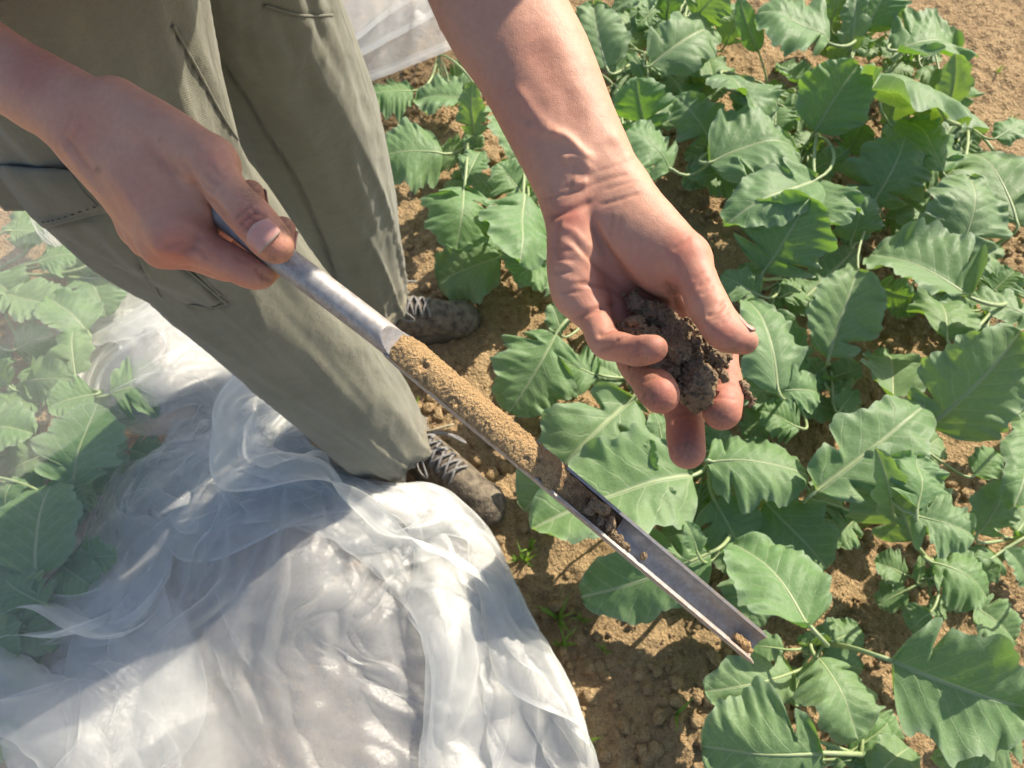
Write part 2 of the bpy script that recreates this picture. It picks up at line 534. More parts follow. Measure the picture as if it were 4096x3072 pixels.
def mat_leaf():
    t = NT('leaf')
    tc = t.n('TexCoord')
    uv = t.n('SeparateXYZ'); t.l(tc.outputs['UV'], uv.inputs[0])
    lat, s = uv.outputs[0], uv.outputs[1]
    al = t.math('ABSOLUTE', lat)
    rnd = t.n('ObjectInfo').outputs['Random']
    ob = tc.outputs['Object']
    big = t.noise(14, 3, .55, ob); fine = t.noise(160, 4, .6, ob)
    # veins: midrib, then side veins that fork off forward, then a fine net
    side = t.math('MULTIPLY', t.math('SIGN', lat), 0.21)
    wob = t.math('MULTIPLY_ADD', t.noise(22, 2, .5, ob), 0.10, -0.05)
    q = t.math('ADD', t.math('MULTIPLY', t.math('ADD', t.math('SUBTRACT', s, t.math('MULTIPLY', t.math('POWER', al, 0.86), 0.62)), wob), 7.0), t.math('ADD', side, rnd))
    fr = t.math('ABSOLUTE', t.math('SUBTRACT', t.math('FRACT', q), 0.5))
    wv = t.math('MULTIPLY_ADD', al, -0.11, 0.075)
    sv = t.math('SUBTRACT', 1.0, t.math('DIVIDE', fr, t.math('MAXIMUM', wv, 0.012)), clamp=True)
    mid = t.math('SUBTRACT', 1.0, t.math('DIVIDE', al, t.math('MULTIPLY_ADD', s, -0.014, 0.024)), clamp=True)
    vn = t.n('TexVoronoi', feature='DISTANCE_TO_EDGE'); vn.inputs['Scale'].default_value = 62; t.l(ob, vn.inputs['Vector'])
    net = t.math('MULTIPLY', t.math('SUBTRACT', 1.0, t.math('MULTIPLY', vn.outputs[0], 14.0), clamp=True), 0.22)
    vein = t.math('MAXIMUM', t.math('MAXIMUM', t.math('MULTIPLY', sv, 0.62), t.ramp(mid, [(0.0, 0.0), (0.35, 1.0)])), net)
    young = t.attr('young')
    hue = t.math('MULTIPLY_ADD', rnd, 1.0, t.math('MULTIPLY_ADD', big, 1.2, -0.6), clamp=True)
    c = t.mix(hue, (0.115, 0.275, 0.048), (0.225, 0.350, 0.145))
    c = t.mix(t.math('MULTIPLY', fine, 0.4), c, (0.095, 0.215, 0.050))
    wax = t.math('MULTIPLY_ADD', t.noise(30, 5, .65, ob), 1.6, -0.5, clamp=True)
    c = t.mix(t.math('MULTIPLY', wax, 0.36), c, (0.31, 0.42, 0.28))
    c = t.mix(young, c, (0.20, 0.33, 0.075))
    c = t.mix(vein, c, (0.46, 0.54, 0.31))
    c = t.mix(t.math('MULTIPLY', t.attr('edge'), 0.55), c, (0.40, 0.48, 0.36))
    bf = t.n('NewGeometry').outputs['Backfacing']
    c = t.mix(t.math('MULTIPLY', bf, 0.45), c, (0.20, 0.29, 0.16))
    h = t.math('ADD', t.math('MULTIPLY', vein, 0.5), t.math('MULTIPLY', t.noise(45, 3, .6, ob), 1.2))
    nb = t.bump(h, 0.45, 0.003, None)
    b = t.bsdf(Base_Color=c, Roughness=0.50, Specular_IOR_Level=0.26, Sheen_Weight=0.05, Sheen_Roughness=0.4, Normal=nb)
    tr = t.n('BsdfTranslucent')
    t.l(t.mix(vein, t.mix(rnd, (0.20, 0.42, 0.020), (0.28, 0.45, 0.030)), (0.42, 0.50, 0.10)), tr.inputs[0])
    t.l(nb, tr.inputs['Normal'])
    mx = t.n('MixShader'); mx.inputs[0].default_value = 0.30
    t.l(b.outputs[0], mx.inputs[1]); t.l(tr.outputs[0], mx.inputs[2])
    return t.done(mx.outputs[0])

def mat_stalk():
    t = NT('stalk')
    ob = t.n('TexCoord').outputs['Object']
    c = t.mix(t.noise(40, 4, .6, ob), (0.24, 0.33, 0.13), (0.40, 0.46, 0.24))
    b = t.bsdf(Base_Color=c, Roughness=0.45, Specular_IOR_Level=0.4, Subsurface_Weight=0.15, Subsurface_Radius=(0.004, 0.006, 0.002), Normal=t.bump(t.noise(150, 3, .5, ob), .2, .001))
    return t.done(b.outputs[0])

def mat_grass():
    t = NT('grass_blade')
    c = t.mix(t.n('ObjectInfo').outputs['Random'], (0.12, 0.26, 0.03), (0.20, 0.34, 0.06))
    b = t.bsdf(Base_Color=c, Roughness=0.5)
    tr = t.n('BsdfTranslucent'); tr.inputs[0].default_value = (0.35, 0.55, 0.06, 1)
    mx = t.n('MixShader'); mx.inputs[0].default_value = 0.35
    t.l(b.outputs[0], mx.inputs[1]); t.l(tr.outputs[0], mx.inputs[2])
    return t.done(mx.outputs[0])

def mat_net():
    """fine white insect mesh: thin threads with open holes, so mostly see-through face on and denser at a slant"""
    t = NT('insect_mesh')
    tc = t.n('TexCoord')
    uv, ob = tc.outputs['UV'], tc.outputs['Object']
    lw = t.n('LayerWeight'); lw.inputs['Blend'].default_value = 0.5
    fac = lw.outputs['Facing']
    cover = t.math('MULTIPLY_ADD', t.math('POWER', fac, 2.2), 0.72, 0.27)
    wv = t.n('TexWave', wave_type='BANDS', bands_direction='X'); wv.inputs['Scale'].default_value = 150; wv.inputs['Distortion'].default_value = 0.4; t.l(uv, wv.inputs['Vector'])
    wv2 = t.n('TexWave', wave_type='BANDS', bands_direction='Y'); wv2.inputs['Scale'].default_value = 150; wv2.inputs['Distortion'].default_value = 0.4; t.l(uv, wv2.inputs['Vector'])
    th = t.math('MAXIMUM', wv.outputs['Fac'], wv2.outputs['Fac'])
    cover = t.math('MULTIPLY', cover, t.math('MULTIPLY_ADD', th, 0.4, 0.72), clamp=True)
    cover = t.math('MULTIPLY', cover, t.math('SUBTRACT', 1.0, t.math('MULTIPLY', t.attr('sheer'), 0.40)))
    cover = t.math('MULTIPLY', cover, t.math('MULTIPLY_ADD', t.noise(9, 4, .6, ob), 0.7, 0.68), clamp=True)  # patchy opacity imitates patches of glare on the mesh
    hem = t.attr('hem')
    cover = t.math('MAXIMUM', cover, hem)
    n = t.noise(55, 5, .65, ob, 0.5); n2 = t.noise(700, 2, .6, ob)
    n3 = t.noise(170, 4, .6, ob, 1.2)
    h = t.math('ADD', t.math('MULTIPLY', n, 1.0), t.math('ADD', t.math('MULTIPLY', n3, 0.55), t.math('ADD', t.math('MULTIPLY', n2, 0.22), t.math('MULTIPLY', th, 0.06))))
    nb = t.bump(h, 0.32, 0.005)
    d = t.n('BsdfDiffuse'); d.inputs[0].default_value = (0.90, 0.90, 0.87, 1); t.l(nb, d.inputs['Normal'])
    tl = t.n('BsdfTranslucent'); tl.inputs[0].default_value = (0.88, 0.88, 0.84, 1); t.l(nb, tl.inputs['Normal'])
    g = t.n('BsdfGlossy'); g.inputs['Roughness'].default_value = 0.24; g.inputs[0].default_value = (0.9, 0.9, 0.88, 1); t.l(nb, g.inputs['Normal'])
    m1 = t.n('MixShader'); m1.inputs[0].default_value = 0.5; t.l(d.outputs[0], m1.inputs[1]); t.l(tl.outputs[0], m1.inputs[2])
    m2 = t.n('MixShader'); m2.inputs[0].default_value = 0.15; t.l(m1.outputs[0], m2.inputs[1]); t.l(g.outputs[0], m2.inputs[2])
    tp = t.n('BsdfTransparent')
    m3 = t.n('MixShader'); t.l(cover, m3.inputs[0]); t.l(tp.outputs[0], m3.inputs[1]); t.l(m2.outputs[0], m3.inputs[2])
    return t.done(m3.outputs[0])

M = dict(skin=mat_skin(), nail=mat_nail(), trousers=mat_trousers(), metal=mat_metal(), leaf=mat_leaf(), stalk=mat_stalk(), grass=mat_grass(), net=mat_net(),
         ground=mat_soil('field_soil', (0.62, 0.44, 0.24), (0.34, 0.225, 0.12), 1.0, None, 0.58),
         core=mat_soil('core_soil', (0.64, 0.43, 0.215), (0.15, 0.10, 0.062), 5.0, 'dark_tone', 0.72),
         clod=mat_soil('moist_clod', (0.47, 0.35, 0.22), (0.27, 0.192, 0.118), 3.2),
         shirt=mat_plain('shirt_cloth', (0.05, 0.06, 0.07), 0.9), hair=mat_plain('hair', (0.06, 0.04, 0.025), 0.6),
         suede=mat_plain('shoe_suede', (0.25, 0.205, 0.145), 0.9, 55, 0.4, 0.8, 0.004, 0.2, (0.085, 0.07, 0.055)),
         sole=mat_plain('shoe_rubber', (0.075, 0.068, 0.058), 0.8, 50, 0.4, 0.5, 0.002, 0.3, (0.15, 0.12, 0.085)),
         lace=mat_plain('shoe_lace', (0.31, 0.295, 0.275), 0.85, 200, 0.4, 0.6, 0.001, 0.2), tip=mat_plain('lace_end', (0.55, 0.45, 0.28), 0.7, 200, 0.3),
         eye=mat_plain('eye', (0.75, 0.73, 0.70), 0.2, 90, 0.1, 0.05, 0.0005, 0.5),
         sock=mat_plain('sock_wool', (0.42, 0.40, 0.38), 0.95, 300, 0.3, 0.8, 0.001))
# ------------------------------------------------------------------ the field
def axis(lo, hi, step, far):
    a = np.arange(lo, hi, step)
    g = [step]
    while sum(g) < far: g.append(g[-1] * 1.35)
    out = np.cumsum(g)
    return np.concatenate([(lo - out)[::-1], a, a[-1] + out])

def ground_z(x, y):
    p = np.stack([x, y, np.zeros_like(x)], -1)
    z = 0.022 * fbm(p * 2.2, 5, 3) + 0.010 * fbm(p * 11, 9, 3)
    c = fbm(p * 42, 21, 3); c2 = vnoise(p * 95, 33)
    z = z + 0.013 * np.maximum(c, -0.15) + 0.006 * np.abs(c2) + 0.002 * vnoise(p * 210, 41)
    return z - 0.012

gx, gy = axis(-1.35, 1.75, 0.0065, 120), axis(-0.15, 2.75, 0.0065, 120)
X, Y = np.meshgrid(gx, gy, indexing='ij')
Z = ground_z(X, Y)
far = np.clip((np.maximum(np.abs(X - .2) - 1.7, np.abs(Y - 1.3) - 1.6)) / 3, 0, 1)
Z = Z * (1 - far)
ground = add('ground', mesh_data('ground', np.stack([X, Y, Z], -1).reshape(-1, 3), quads_grid(len(gx), len(gy))), M['ground'], kind='structure',
             label='dry crumbly brown field soil')

def ico(sub):
    bm = bmesh.new(); bmesh.ops.create_icosphere(bm, subdivisions=sub, radius=1)
    v = np.array([x.co[:] for x in bm.verts]); f = np.array([[q.index for q in x.verts] for x in bm.faces]); bm.free()
    return v, f

def clods(n, lo, hi, seed, r0, r1):
    rs = np.random.RandomState(seed)
    iv, if_ = ico(2)
    px = rs.uniform(lo[0], hi[0], n); py = rs.uniform(lo[1], hi[1], n)
    keep = fbm(np.stack([px, py, px * 0], -1) * 4, 77, 2) + rs.uniform(-.6, .6, n) > -0.15
    px, py = px[keep], py[keep]; n = len(px)
    r = r0 + (r1 - r0) * rs.rand(n) ** 3.2
    z = ground_z(px, py) + r * 0.25
    shapes = []
    for k in range(14):
        d = 1 + 0.42 * fbm(iv * 1.4 + k * 9.1, k, 3) + 0.12 * vnoise(iv * 5 + k, k)
        shapes.append(iv * d[:, None] * np.array([1, rs.uniform(.7, 1), rs.uniform(.6, .85)]))
    V = np.zeros((n, len(iv), 3), np.float32)
    for k in range(n):
        a = rs.uniform(0, 6.28); ca, sa = math.cos(a), math.sin(a)
        s = shapes[rs.randint(14)]
        V[k] = np.stack([s[:, 0] * ca - s[:, 1] * sa, s[:, 0] * sa + s[:, 1] * ca, s[:, 2]], -1) * r[k] + (px[k], py[k], z[k])
    Fc = (if_[None] + (np.arange(n) * len(iv))[:, None, None]).reshape(-1, 3)
    return V.reshape(-1, 3), Fc
v, f = clods(13000, (-.6, 0.05), (1.3, 2.0), 3, 0.0022, 0.016)
add('soil_clods', mesh_data('soil_clods', v, f), M['ground'], kind='stuff', label='loose small clods and crumbs scattered over the field soil', category='soil')
# ------------------------------------------------------------------ brassica plants: every blade is placed by its base, its tip and the way it faces
NRM = {'L': (.10, .05, .99), 'M': (-.05, -.38, .92), 'D': (-.32, -.74, .58), 'B': (-.12, -.93, .34), 'S': (0, -.1, .99), 'R': (.38, .20, .90), 'F': (-.45, .05, .89), 'P': (.15, -.55, .82)}
# base px, tip px, width px, facing, height of the blade base
LEAVES = [
 (2427,272,2372,4,195,'M',.17),(2600,264,2868,108,185,'M',.17),(2895,312,3046,470,245,'L',.20),(2587,522,2545,318,195,'B',.13),(2846,572,2700,383,165,'M',.13),
 (2838,650,3180,592,250,'L',.19),(2690,678,2508,516,150,'L',.18),(3312,172,3036,40,180,'L',.22),(3034,205,2958,-10,80,'B',.16),(2780,72,2905,-60,150,'B',.18),
 (2668,85,2700,-90,90,'B',.16),(2650,-30,2455,22,80,'L',.20),(2648,15,2552,98,95,'S',.12),(2900,182,2962,38,100,'D',.12),(2572,308,2504,205,50,'M',.14),
 (3328,88,3372,-50,85,'B',.18),(3403,205,3422,-50,95,'M',.16),(3470,118,3562,-70,175,'M',.17),(3584,204,3846,196,185,'L',.20),(3259,528,3436,252,240,'D',.17),
 (3784,478,3512,314,120,'R',.20),(3772,402,3758,276,80,'D',.13),(3799,425,3826,216,112,'B',.16),(3782,545,3852,465,100,'L',.12),(3770,692,3640,470,170,'L',.19),
 (3491,812,3624,543,270,'M',.16),(3238,682,3395,600,95,'B',.13),(3268,716,2900,886,190,'L',.24),(3262,722,3302,894,255,'L',.22),(4066,886,3872,608,235,'L',.20),
 (3988,552,4120,486,85,'L',.17),(3829,1028,3890,694,285,'M',.19),(3838,1062,3996,1046,75,'L',.16),(3728,894,3606,798,130,'L',.13),(3053,1088,3240,788,300,'D',.17),
 (3884,1192,3486,1008,235,'L',.24),(3500,1148,3645,1192,110,'B',.15),(3315,1428,3440,1074,245,'D',.16),(3230,1182,3432,985,125,'S',.08),(3405,968,3452,778,150,'D',.12),
 (4130,1284,3864,1176,95,'L',.20),(3787,1356,3760,1150,205,'L',.14),(3719,1708,4094,1326,345,'D',.18),(3574,1588,3560,1400,205,'L',.15),(3266,1964,3722,1598,265,'L',.20),
 (3656,2160,3476,1800,320,'D',.15),(3572,2052,3510,1800,115,'B',.20),(3668,2034,3680,1815,205,'L',.27),(3652,2056,3896,2134,190,'L',.26),(3730,2252,3956,2384,180,'L',.20),
 (3790,2320,4004,2268,105,'D',.14),(4135,1690,4058,2024,185,'L',.20),(4125,1490,4058,1652,95,'L',.18),(3910,2134,4038,1918,155,'M',.12),(4112,2334,4028,2196,85,'M',.18),
 (3113,1562,2996,1190,175,'L',.21),(3110,1566,3276,1566,150,'L',.20),(3140,1532,3156,1438,58,'M',.15),(3200,1502,3110,1238,135,'D',.11),(2829,1840,3240,1882,245,'L',.18),
 (3040,1182,2886,1098,115,'M',.15),(3360,1642,3424,1558,75,'S',.10),(3200,1712,3048,1640,135,'S',.10),(3242,2506,2940,2162,250,'L',.25),(3565,2642,4146,2850,395,'M',.21),
 (3264,2634,3438,2952,210,'L',.17),(3170,2690,2822,2764,235,'L',.16),(3290,3012,2808,2996,400,'M',.23),(3500,3116,3646,2990,165,'L',.14),(4056,2896,3740,3034,250,'M',.15),
 (3480,2850,3576,2994,165,'S',.07),(3900,2422,4064,2562,175,'S',.10),(3720,2450,3640,2520,120,'S',.09),(3005,2290,2990,2508,195,'S',.11),(2857,1998,3000,2284,240,'M',.13),(3060,2010,3312,2274,230,'M',.11),
 (2842,2210,2322,2390,275,'M',.15),(2792,2216,2744,2086,72,'M',.17),(2534,1588,2098,2044,285,'M',.14),(2768,1904,2130,2104,330,'L',.17),(2592,1916,2650,2084,115,'L',.18),
 (2588,1906,2606,1758,68,'M',.18),(2224,1334,2036,1648,275,'M',.16),(2394,1498,2226,1438,185,'S',.10),(2240,1330,2208,1212,75,'S',.12),(2650,1790,2618,1648,85,'L',.12),
 (1774,616,1520,612,255,'M',.15),(1858,744,1828,994,235,'L',.20),(2093,780,2081,1048,250,'L',.20),(2003,1028,1744,1120,220,'S',.09),(1653,364,1480,376,155,'S',.14),
 (1870,400,1662,398,110,'L',.17),(1900,545,1890,328,95,'B',.15),(2000,430,2072,654,175,'L',.17),(1872,702,1922,606,95,'M',.18),(2080,772,1988,655,150,'L',.16),
 (2200,1042,2056,1112,155,'S',.08),(2212,1012,2168,926,85,'L',.12),(2275,1184,2196,1116,95,'L',.13),(1922,552,1868,576,55,'L',.13),
 (2290,1260,2330,1120,110,'S',.10),(2480,1700,2560,1830,120,'S',.06),(3000,1880,3060,1760,130,'S',.07),(3420,2080,3300,2160,150,'S',.07),(3030,620,3160,700,140,'S',.08),(2480,480,2420,600,150,'S',.10),
 (3560,760,3680,700,120,'S',.09),(3960,1180,4060,1080,150,'S',.09),(3950,1400,3890,1300,150,'S',.10),(2760,420,2680,300,130,'S',.08),(3640,1150,3560,1250,150,'S',.08),(3200,330,3120,260,140,'S',.09),(3900,1900,3990,1800,120,'S',.07),
 (3420,160,3520,230,110,'S',.08),(4060,760,4120,900,160,'S',.10),(3120,2960,3200,3060,150,'S',.08),
 # under the net
 (-70,1722,138,1732,165,'L',.15),(280,1942,365,1596,285,'M',.14),(150,2304,205,1926,285,'L',.15),(-50,2236,115,2506,245,'L',.14),(0,2104,62,1905,155,'L',.13),(20,1182,268,1236,160,'L',.14),
 (40,922,178,934,125,'L',.15),(300,1500,300,1306,130,'L',.13),(420,1700,350,1580,120,'M',.10),(-50,2900,108,2984,210,'M',.12),(150,1050,320,1010,120,'L',.13),(60,1400,210,1340,140,'M',.10),(30,1540,-60,1440,130,'M',.12),
 (520,1800,650,1830,130,'S',.07),(170,2760,60,2640,160,'S',.08),
]
# crown centre px on the ground, phrase
PLANTS = [
 (3230,2610,'in front of the sampler tip with big spreading leaves'),(2565,1560,'under the fingers of the hand holding soil'),(2380,1310,'beside the shoes, under the little finger side of the palm'),
 (2815,1872,'between the fingertips and the open end of the sampler'),(2885,2180,'directly behind the open end of the sampler'),(3180,2060,'right of the sampler end with one long half lit leaf'),
 (3600,1850,'with one very large shaded leaf at right edge'),(3690,2330,'with a folded pale leaf above a dark one'),(3213,640,'with one tall dark leaf on a long stalk'),
 (3480,860,'with a wide pale leaf draped over its crown'),(3835,1080,'with a lobed star shaped leaf near the right edge'),(3270,1530,'behind the thumb, one upright dark leaf with pale midrib'),
 (2560,330,'close to the inner forearm, in the upper bed'),(2440,440,'half hidden behind the forearm at the top'),(2890,650,'right of the wrist with two broad sunlit leaves'),(3060,450,'with a toothed sunlit drooping leaf, upper bed'),
 (3660,240,'at the far edge of the bed beside bare soil'),(3390,240,'at the top photo edge, narrow upright leaves'),(3800,600,'with bright yellow green backlit leaf by the bare soil'),(1880,660,'just right of the trouser leg'),
 (2100,770,'left of the forearm with two drooping leaves'),(1760,330,'under the hem of the far white net'),(3090,1200,'right of the thumb base, small half shaded leaf'),(3130,1590,'with a pale curling leaf behind the fingertips'),
 (3960,1250,'low at the right photo edge, narrow pale curved leaf'),(4150,1640,'cut by the right photo edge at mid height'),(4040,2180,'small, on bare shaded soil at the right edge'),(3360,3040,'at the bottom photo edge with a broad pale lobed leaf'),
 (4110,2900,'in the bottom right photo corner'),(3560,3150,'at the bottom photo edge, small dark leaf'),(2080,1060,'low and shaded between trouser leg and wrist'),(2740,90,'at the top photo edge right of the forearm'),
 (-40,1980,'seen through the net at the left edge'),(100,2360,'seen through the net, lower left photo edge'),(40,1200,'seen through the net below the pocket flap'),(330,1640,'seen through the net beside the crumpled heap'),
 (-20,2980,'in the bottom left photo corner below the net'),
]

def leaf_blade(bx, by, tx, ty, wpx, kind, zb, seed):
    rs = np.random.RandomState(seed)
    n = norm(np.array(NRM[kind]) + rs.normal(0, .15, 3))
    B = G(bx, by, zb)
    r = ray(tx, ty)
    d = ((B - CAM) @ n) / (r @ n) if abs(r @ n) > 1e-3 else 1.6
    T = CAM + r * d
    if not (0.035 < T[2] < 0.36) or d <= 0:
        T = G(tx, ty, float(np.clip(T[2] if d > 0 else 0.3, 0.045, 0.34)))
    ax = T - B
    L = np.linalg.norm(ax); ax = ax / L
    n = norm(n - ax * (n @ ax)); sd = np.cross(ax, n)
    mid = (B + T) / 2
    k = np.linalg.norm(w2px(mid + sd * 0.01) - w2px(mid - sd * 0.01)) / 0.02
    # only the part of the side vector square to the midrib counts as seen width
    a2 = norm(w2px(T) - w2px(B)); s2 = (w2px(mid + sd * 0.01) - w2px(mid - sd * 0.01)) / 0.02
    k = max(abs(a2[0] * s2[1] - a2[1] * s2[0]), 0.3 * np.linalg.norm(s2), 450)
    hw = min(0.62 * wpx / k, 0.62 * L if wpx < 300 else .8 * L)
    big = hw > 0.035
    NS, NU = (64, 19) if big else (36, 13)
    s = np.linspace(0, 1, NS)
    p = rs.uniform(.60, .78)
    prof = np.sin(np.pi * np.clip(s, 0, 1) ** p) ** 0.46
    prof = prof * (1 - 0.10 * s) + 0.02
    rows = []
    lob, nt = rs.uniform(.07, .21), rs.randint(7, 11)
    u = np.linspace(-1, 1, NU)
    side = {}
    for sg in (-1, 1):
        ph = rs.uniform(0, 6.28)
        saw = (s * nt + rs.rand() + 0.13 * np.sin(s * 31 + ph)) % 1.0
        teeth = (np.sin(np.where(saw < .7, saw / .7, (1 - saw) / .3) * 1.57) - .55) * rs.uniform(.05, .10)
        lobes = lob * np.sin(s * rs.uniform(14, 20) + ph) * (1 - s) ** .5
        e = prof * (1 + teeth * np.clip(s * 5, 0, 1) + lobes)
        if rs.rand() < .6 and big:                          # a gap and an ear lobe near the base
            e = e * (1 - .60 * np.exp(-((s - rs.uniform(.15, .24)) / .028) ** 2))
        side[sg] = np.maximum(e, 0.004)
    e = np.where(u[None] < 0, side[-1][:, None], side[1][:, None])
    lat = u[None] * e * hw                                   # metres across
    sv = np.repeat(s[:, None], NU, 1)
    # side veins sweep the edge forwards a little
    along = sv * L + np.abs(u)[None] ** 1.5 * e * hw * 0.16
    arch = rs.uniform(.04, .12) * (1.3 if kind in 'LRM' else .6)
    tipd = rs.uniform(.02, .16)
    zmid = L * (arch * 4 * s * (1 - s) - tipd * np.clip(s - .6, 0, 1) ** 2 * 2)
    fold = rs.uniform(.05, .30) * (1 if rs.rand() < .8 else -.6)
    zz = zmid[:, None] + np.abs(lat) * fold - (np.abs(u)[None] ** 3) * e * hw * rs.uniform(-.05, .30)
    ru = 0.105 * hw
    edge = np.abs(u)[None] ** 2.2
    nn = rs.uniform(0, 50)
    P3 = np.stack([sv * 5.5 + nn, u[None] * 1.3 + 0 * sv + nn, 0 * sv], -1)
    zz = zz + ru * 2.3 * edge * vnoise(P3 * np.array([1, 1, 1]), seed) + ru * 1.1 * edge * vnoise(P3 * np.array([3.1, 1.7, 1]), seed + 3)
    zz = zz + 0.10 * hw * vnoise(np.stack([sv * 2.3 + nn, u[None] * 1.1 + 0 * sv, 0 * sv], -1), seed + 5)
    q = (sv - .62 * (np.abs(lat) / L) ** .86) * 7.0 + np.sign(lat) * .21
    fr = np.abs((q % 1.0) - .5)
    zz = zz + (0.038 * hw) * (np.sqrt(fr * 2) - .6) * np.clip(np.abs(u)[None] * 5, 0, 1) * (1 - .5 * edge)
    zz = zz - 0.030 * hw * np.exp(-(lat / (0.07 * hw)) ** 2)
    bend = rs.uniform(-.12, .12) * L * s * s
    V = B + along[..., None] * ax + (lat + bend[:, None] - bend[-1] * sv)[..., None] * sd + zz[..., None] * n
    lo = ground_z(V[..., 0], V[..., 1]) + 0.006
    V[..., 2] = np.maximum(V[..., 2], lo)
    if bx < 600 and by > 850:                                # pressed flat by the net lying on them
        V[..., 2] = np.where(V[..., 2] > .15, .15 + .03 * np.tanh((V[..., 2] - .15) / .03), V[..., 2])
    uv = np.stack([lat / L, sv], -1).reshape(-1, 2)
    Fq = quads_grid(NS, NU)
    return V.reshape(-1, 3), Fq, uv, B, ax, n, sd, L, hw

_r = np.random.RandomState(12)
for _ in range(34):                                          # the row under the spread net
    x_, y_ = _r.uniform(-60, 470), _r.uniform(880, 2600)
    if x_ > 300 and y_ > 1950: continue
    a_ = _r.uniform(0, 6.28); l_ = _r.uniform(150, 260)
    LEAVES.append((x_, y_, x_ + l_ * math.cos(a_), y_ + l_ * .8 * math.sin(a_), _r.uniform(140, 220), 'L' if _r.rand() < .6 else 'M', _r.uniform(.08, .15)))
for _ in range(46):                                          # more of the dense stand at the far side
    x_, y_ = _r.uniform(2330, 3900), _r.uniform(-80, 760)
    if x_ > 3650 and y_ < 330 or (x_ > 3300 and 180 < y_ < 420): continue
    a_ = _r.uniform(0, 6.28); l_ = _r.uniform(130, 210)
    LEAVES.append((x_, y_, x_ + l_ * math.cos(a_), y_ + l_ * .75 * math.sin(a_), _r.uniform(110, 190), 'LMSD'[_r.randint(4)], _r.uniform(.06, .13)))
plants = []
for i, (px, py, phrase) in enumerate(PLANTS):
    c = G(px, py, 0.0)
    c[2] = float(ground_z(np.array([c[0]]), np.array([c[1]]))[0])
    o = empty('brassica_plant', c, 'young grey green brassica plant ' + phrase, 'plant', 'young brassica plants in the bed')
    plants.append((o, c, np.array([px, py], float), []))

def put_leaf(spec, seed, plant=None):
    bx, by = spec[:2]
    if plant is None:
        plant = min(plants, key=lambda q: np.linalg.norm(q[2] - (bx, by)))
    o, c = plant[0], plant[1]
    V, Fq, uv, B, ax, n, sd, L, hw = leaf_blade(*spec, seed)
    NU = 19 if hw > .035 else 13
    EDGE = np.tile(np.abs(np.linspace(-1, 1, NU)) ** 9, len(V) // NU)
    young = 0.6 if hw < 0.02 else max(0, np.random.RandomState(seed).uniform(-.5, .35))
    me = mesh_data('leaf', V - c, Fq, True, uv, {'young': np.full(len(V), young), 'edge': EDGE})
    lf = add('leaf', me, M['leaf'], o)
    lf.parent = o
    # petiole runs on as the midrib under the blade
    top = c + np.array([0, 0, 0.045 + 0.02 * (seed % 3)])
    rs = np.random.RandomState(seed + 1)
    dist = np.linalg.norm(B - top)
    r0 = 0.0021 + 0.017 * hw
    q1, q2 = top + np.array([0, 0, .22 * dist]) + (B - top) * .12, B - ax * .30 * dist
    q2[2] = max(q2[2], .02)
    tt = np.linspace(0, 1, 14)[:, None]
    pts = (1 - tt) ** 3 * top + 3 * tt * (1 - tt) ** 2 * q1 + 3 * tt ** 2 * (1 - tt) * q2 + tt ** 3 * B
    g = V.reshape(-1, 19 if hw > .035 else 13, 3)[:, (19 if hw > .035 else 13) // 2]
    m = g[::4][1:] - n * r0 * .15
    pts = np.vstack([pts, m])
    rad = np.concatenate([np.linspace(r0 * 1.25, r0, 14), np.linspace(r0 * .9, r0 * .12, len(m))])
    vv, ff = tube(pts, rad, 7)
    add('petiole', mesh_data('petiole', vv - c, ff), M['stalk'], lf)
    plant[3].append(seed)

OWNER = {(3565, 2642): 0, (3170, 2690): 0, (3264, 2634): 0, (3242, 2506): 0, (3266, 1964): 5}
for i, sp in enumerate(LEAVES):
    k_ = OWNER.get(sp[:2])
    put_leaf(sp, 100 + i, plants[k_] if k_ is not None else None)
# stems and a few small inner leaves
for i, (o, c, px, lst) in enumerate(plants):
    rs = np.random.RandomState(900 + i)
    h = 0.06
    pts = np.array([[0, 0, -0.02], [rs.normal(0, .003), rs.normal(0, .003), h * .5], [rs.normal(0, .005), rs.normal(0, .005), h + .012]])
    vv, ff = tube(spline(pts, 8), np.linspace(.0085, .0065, 8), 9)
    add('stem', mesh_data('stem', vv, ff), M['stalk'], o)
    if px[0] > 1700:                                         # shaded lower leaves close the gaps
        sc_ = 1.45 / np.linalg.norm(c - CAM)
        for k in range(4):
            a = k * 1.57 + rs.uniform(0, 1.2); L = rs.uniform(150, 240) * sc_; g_ = rs.uniform(50, 110) * sc_
            bx, by = px + g_ * np.array([math.cos(a), .8 * math.sin(a)])
            ex, ey = bx + L * math.cos(a), by + .8 * L * math.sin(a)
            if 2150 < ex < 2780 and ey > 2250 or ex < 1650 or (1650 < ex < 2250 and 1000 < ey < 2100): continue
            put_leaf((bx, by, ex, ey, rs.uniform(110, 190) * sc_, 'S', rs.uniform(.055, .10)), 5000 + i * 7 + k, plants[i])
    for k in range(3):
        a = rs.uniform(0, 360); L = rs.uniform(45, 85)
        bx, by = px + rs.normal(0, 18, 2)
        put_leaf((bx, by, bx + L * math.cos(a), by + L * math.sin(a) - 20, rs.uniform(38, 62), 'M' if k else 'B', .085), 2000 + i * 5 + k, plants[i])
# ------------------------------------------------------------------ insect net: one net, part spread over the neighbouring row, the rest dropped in a heap
HEAP_OUTLINE = [(1400,1420),(1560,1600),(1560,1790),(1700,1930),(1850,2040),(1975,2140),(2070,2330),(2165,2500),(2215,2620),(2300,2760),(2360,2960),(2440,3300),(2500,3700),(2000,4200),(1400,4300),(700,4200),(150,3600),(60,3200),(5,2850),
                (30,2650),(90,2480),(230,2250),(350,2060),(480,1930),(660,1850),(640,1780),(470,1720),(335,1600),(300,1430),(345,1270),(310,1150),(270,1000),(420,930),(800,1050),(1150,1240),(1400,1420)]

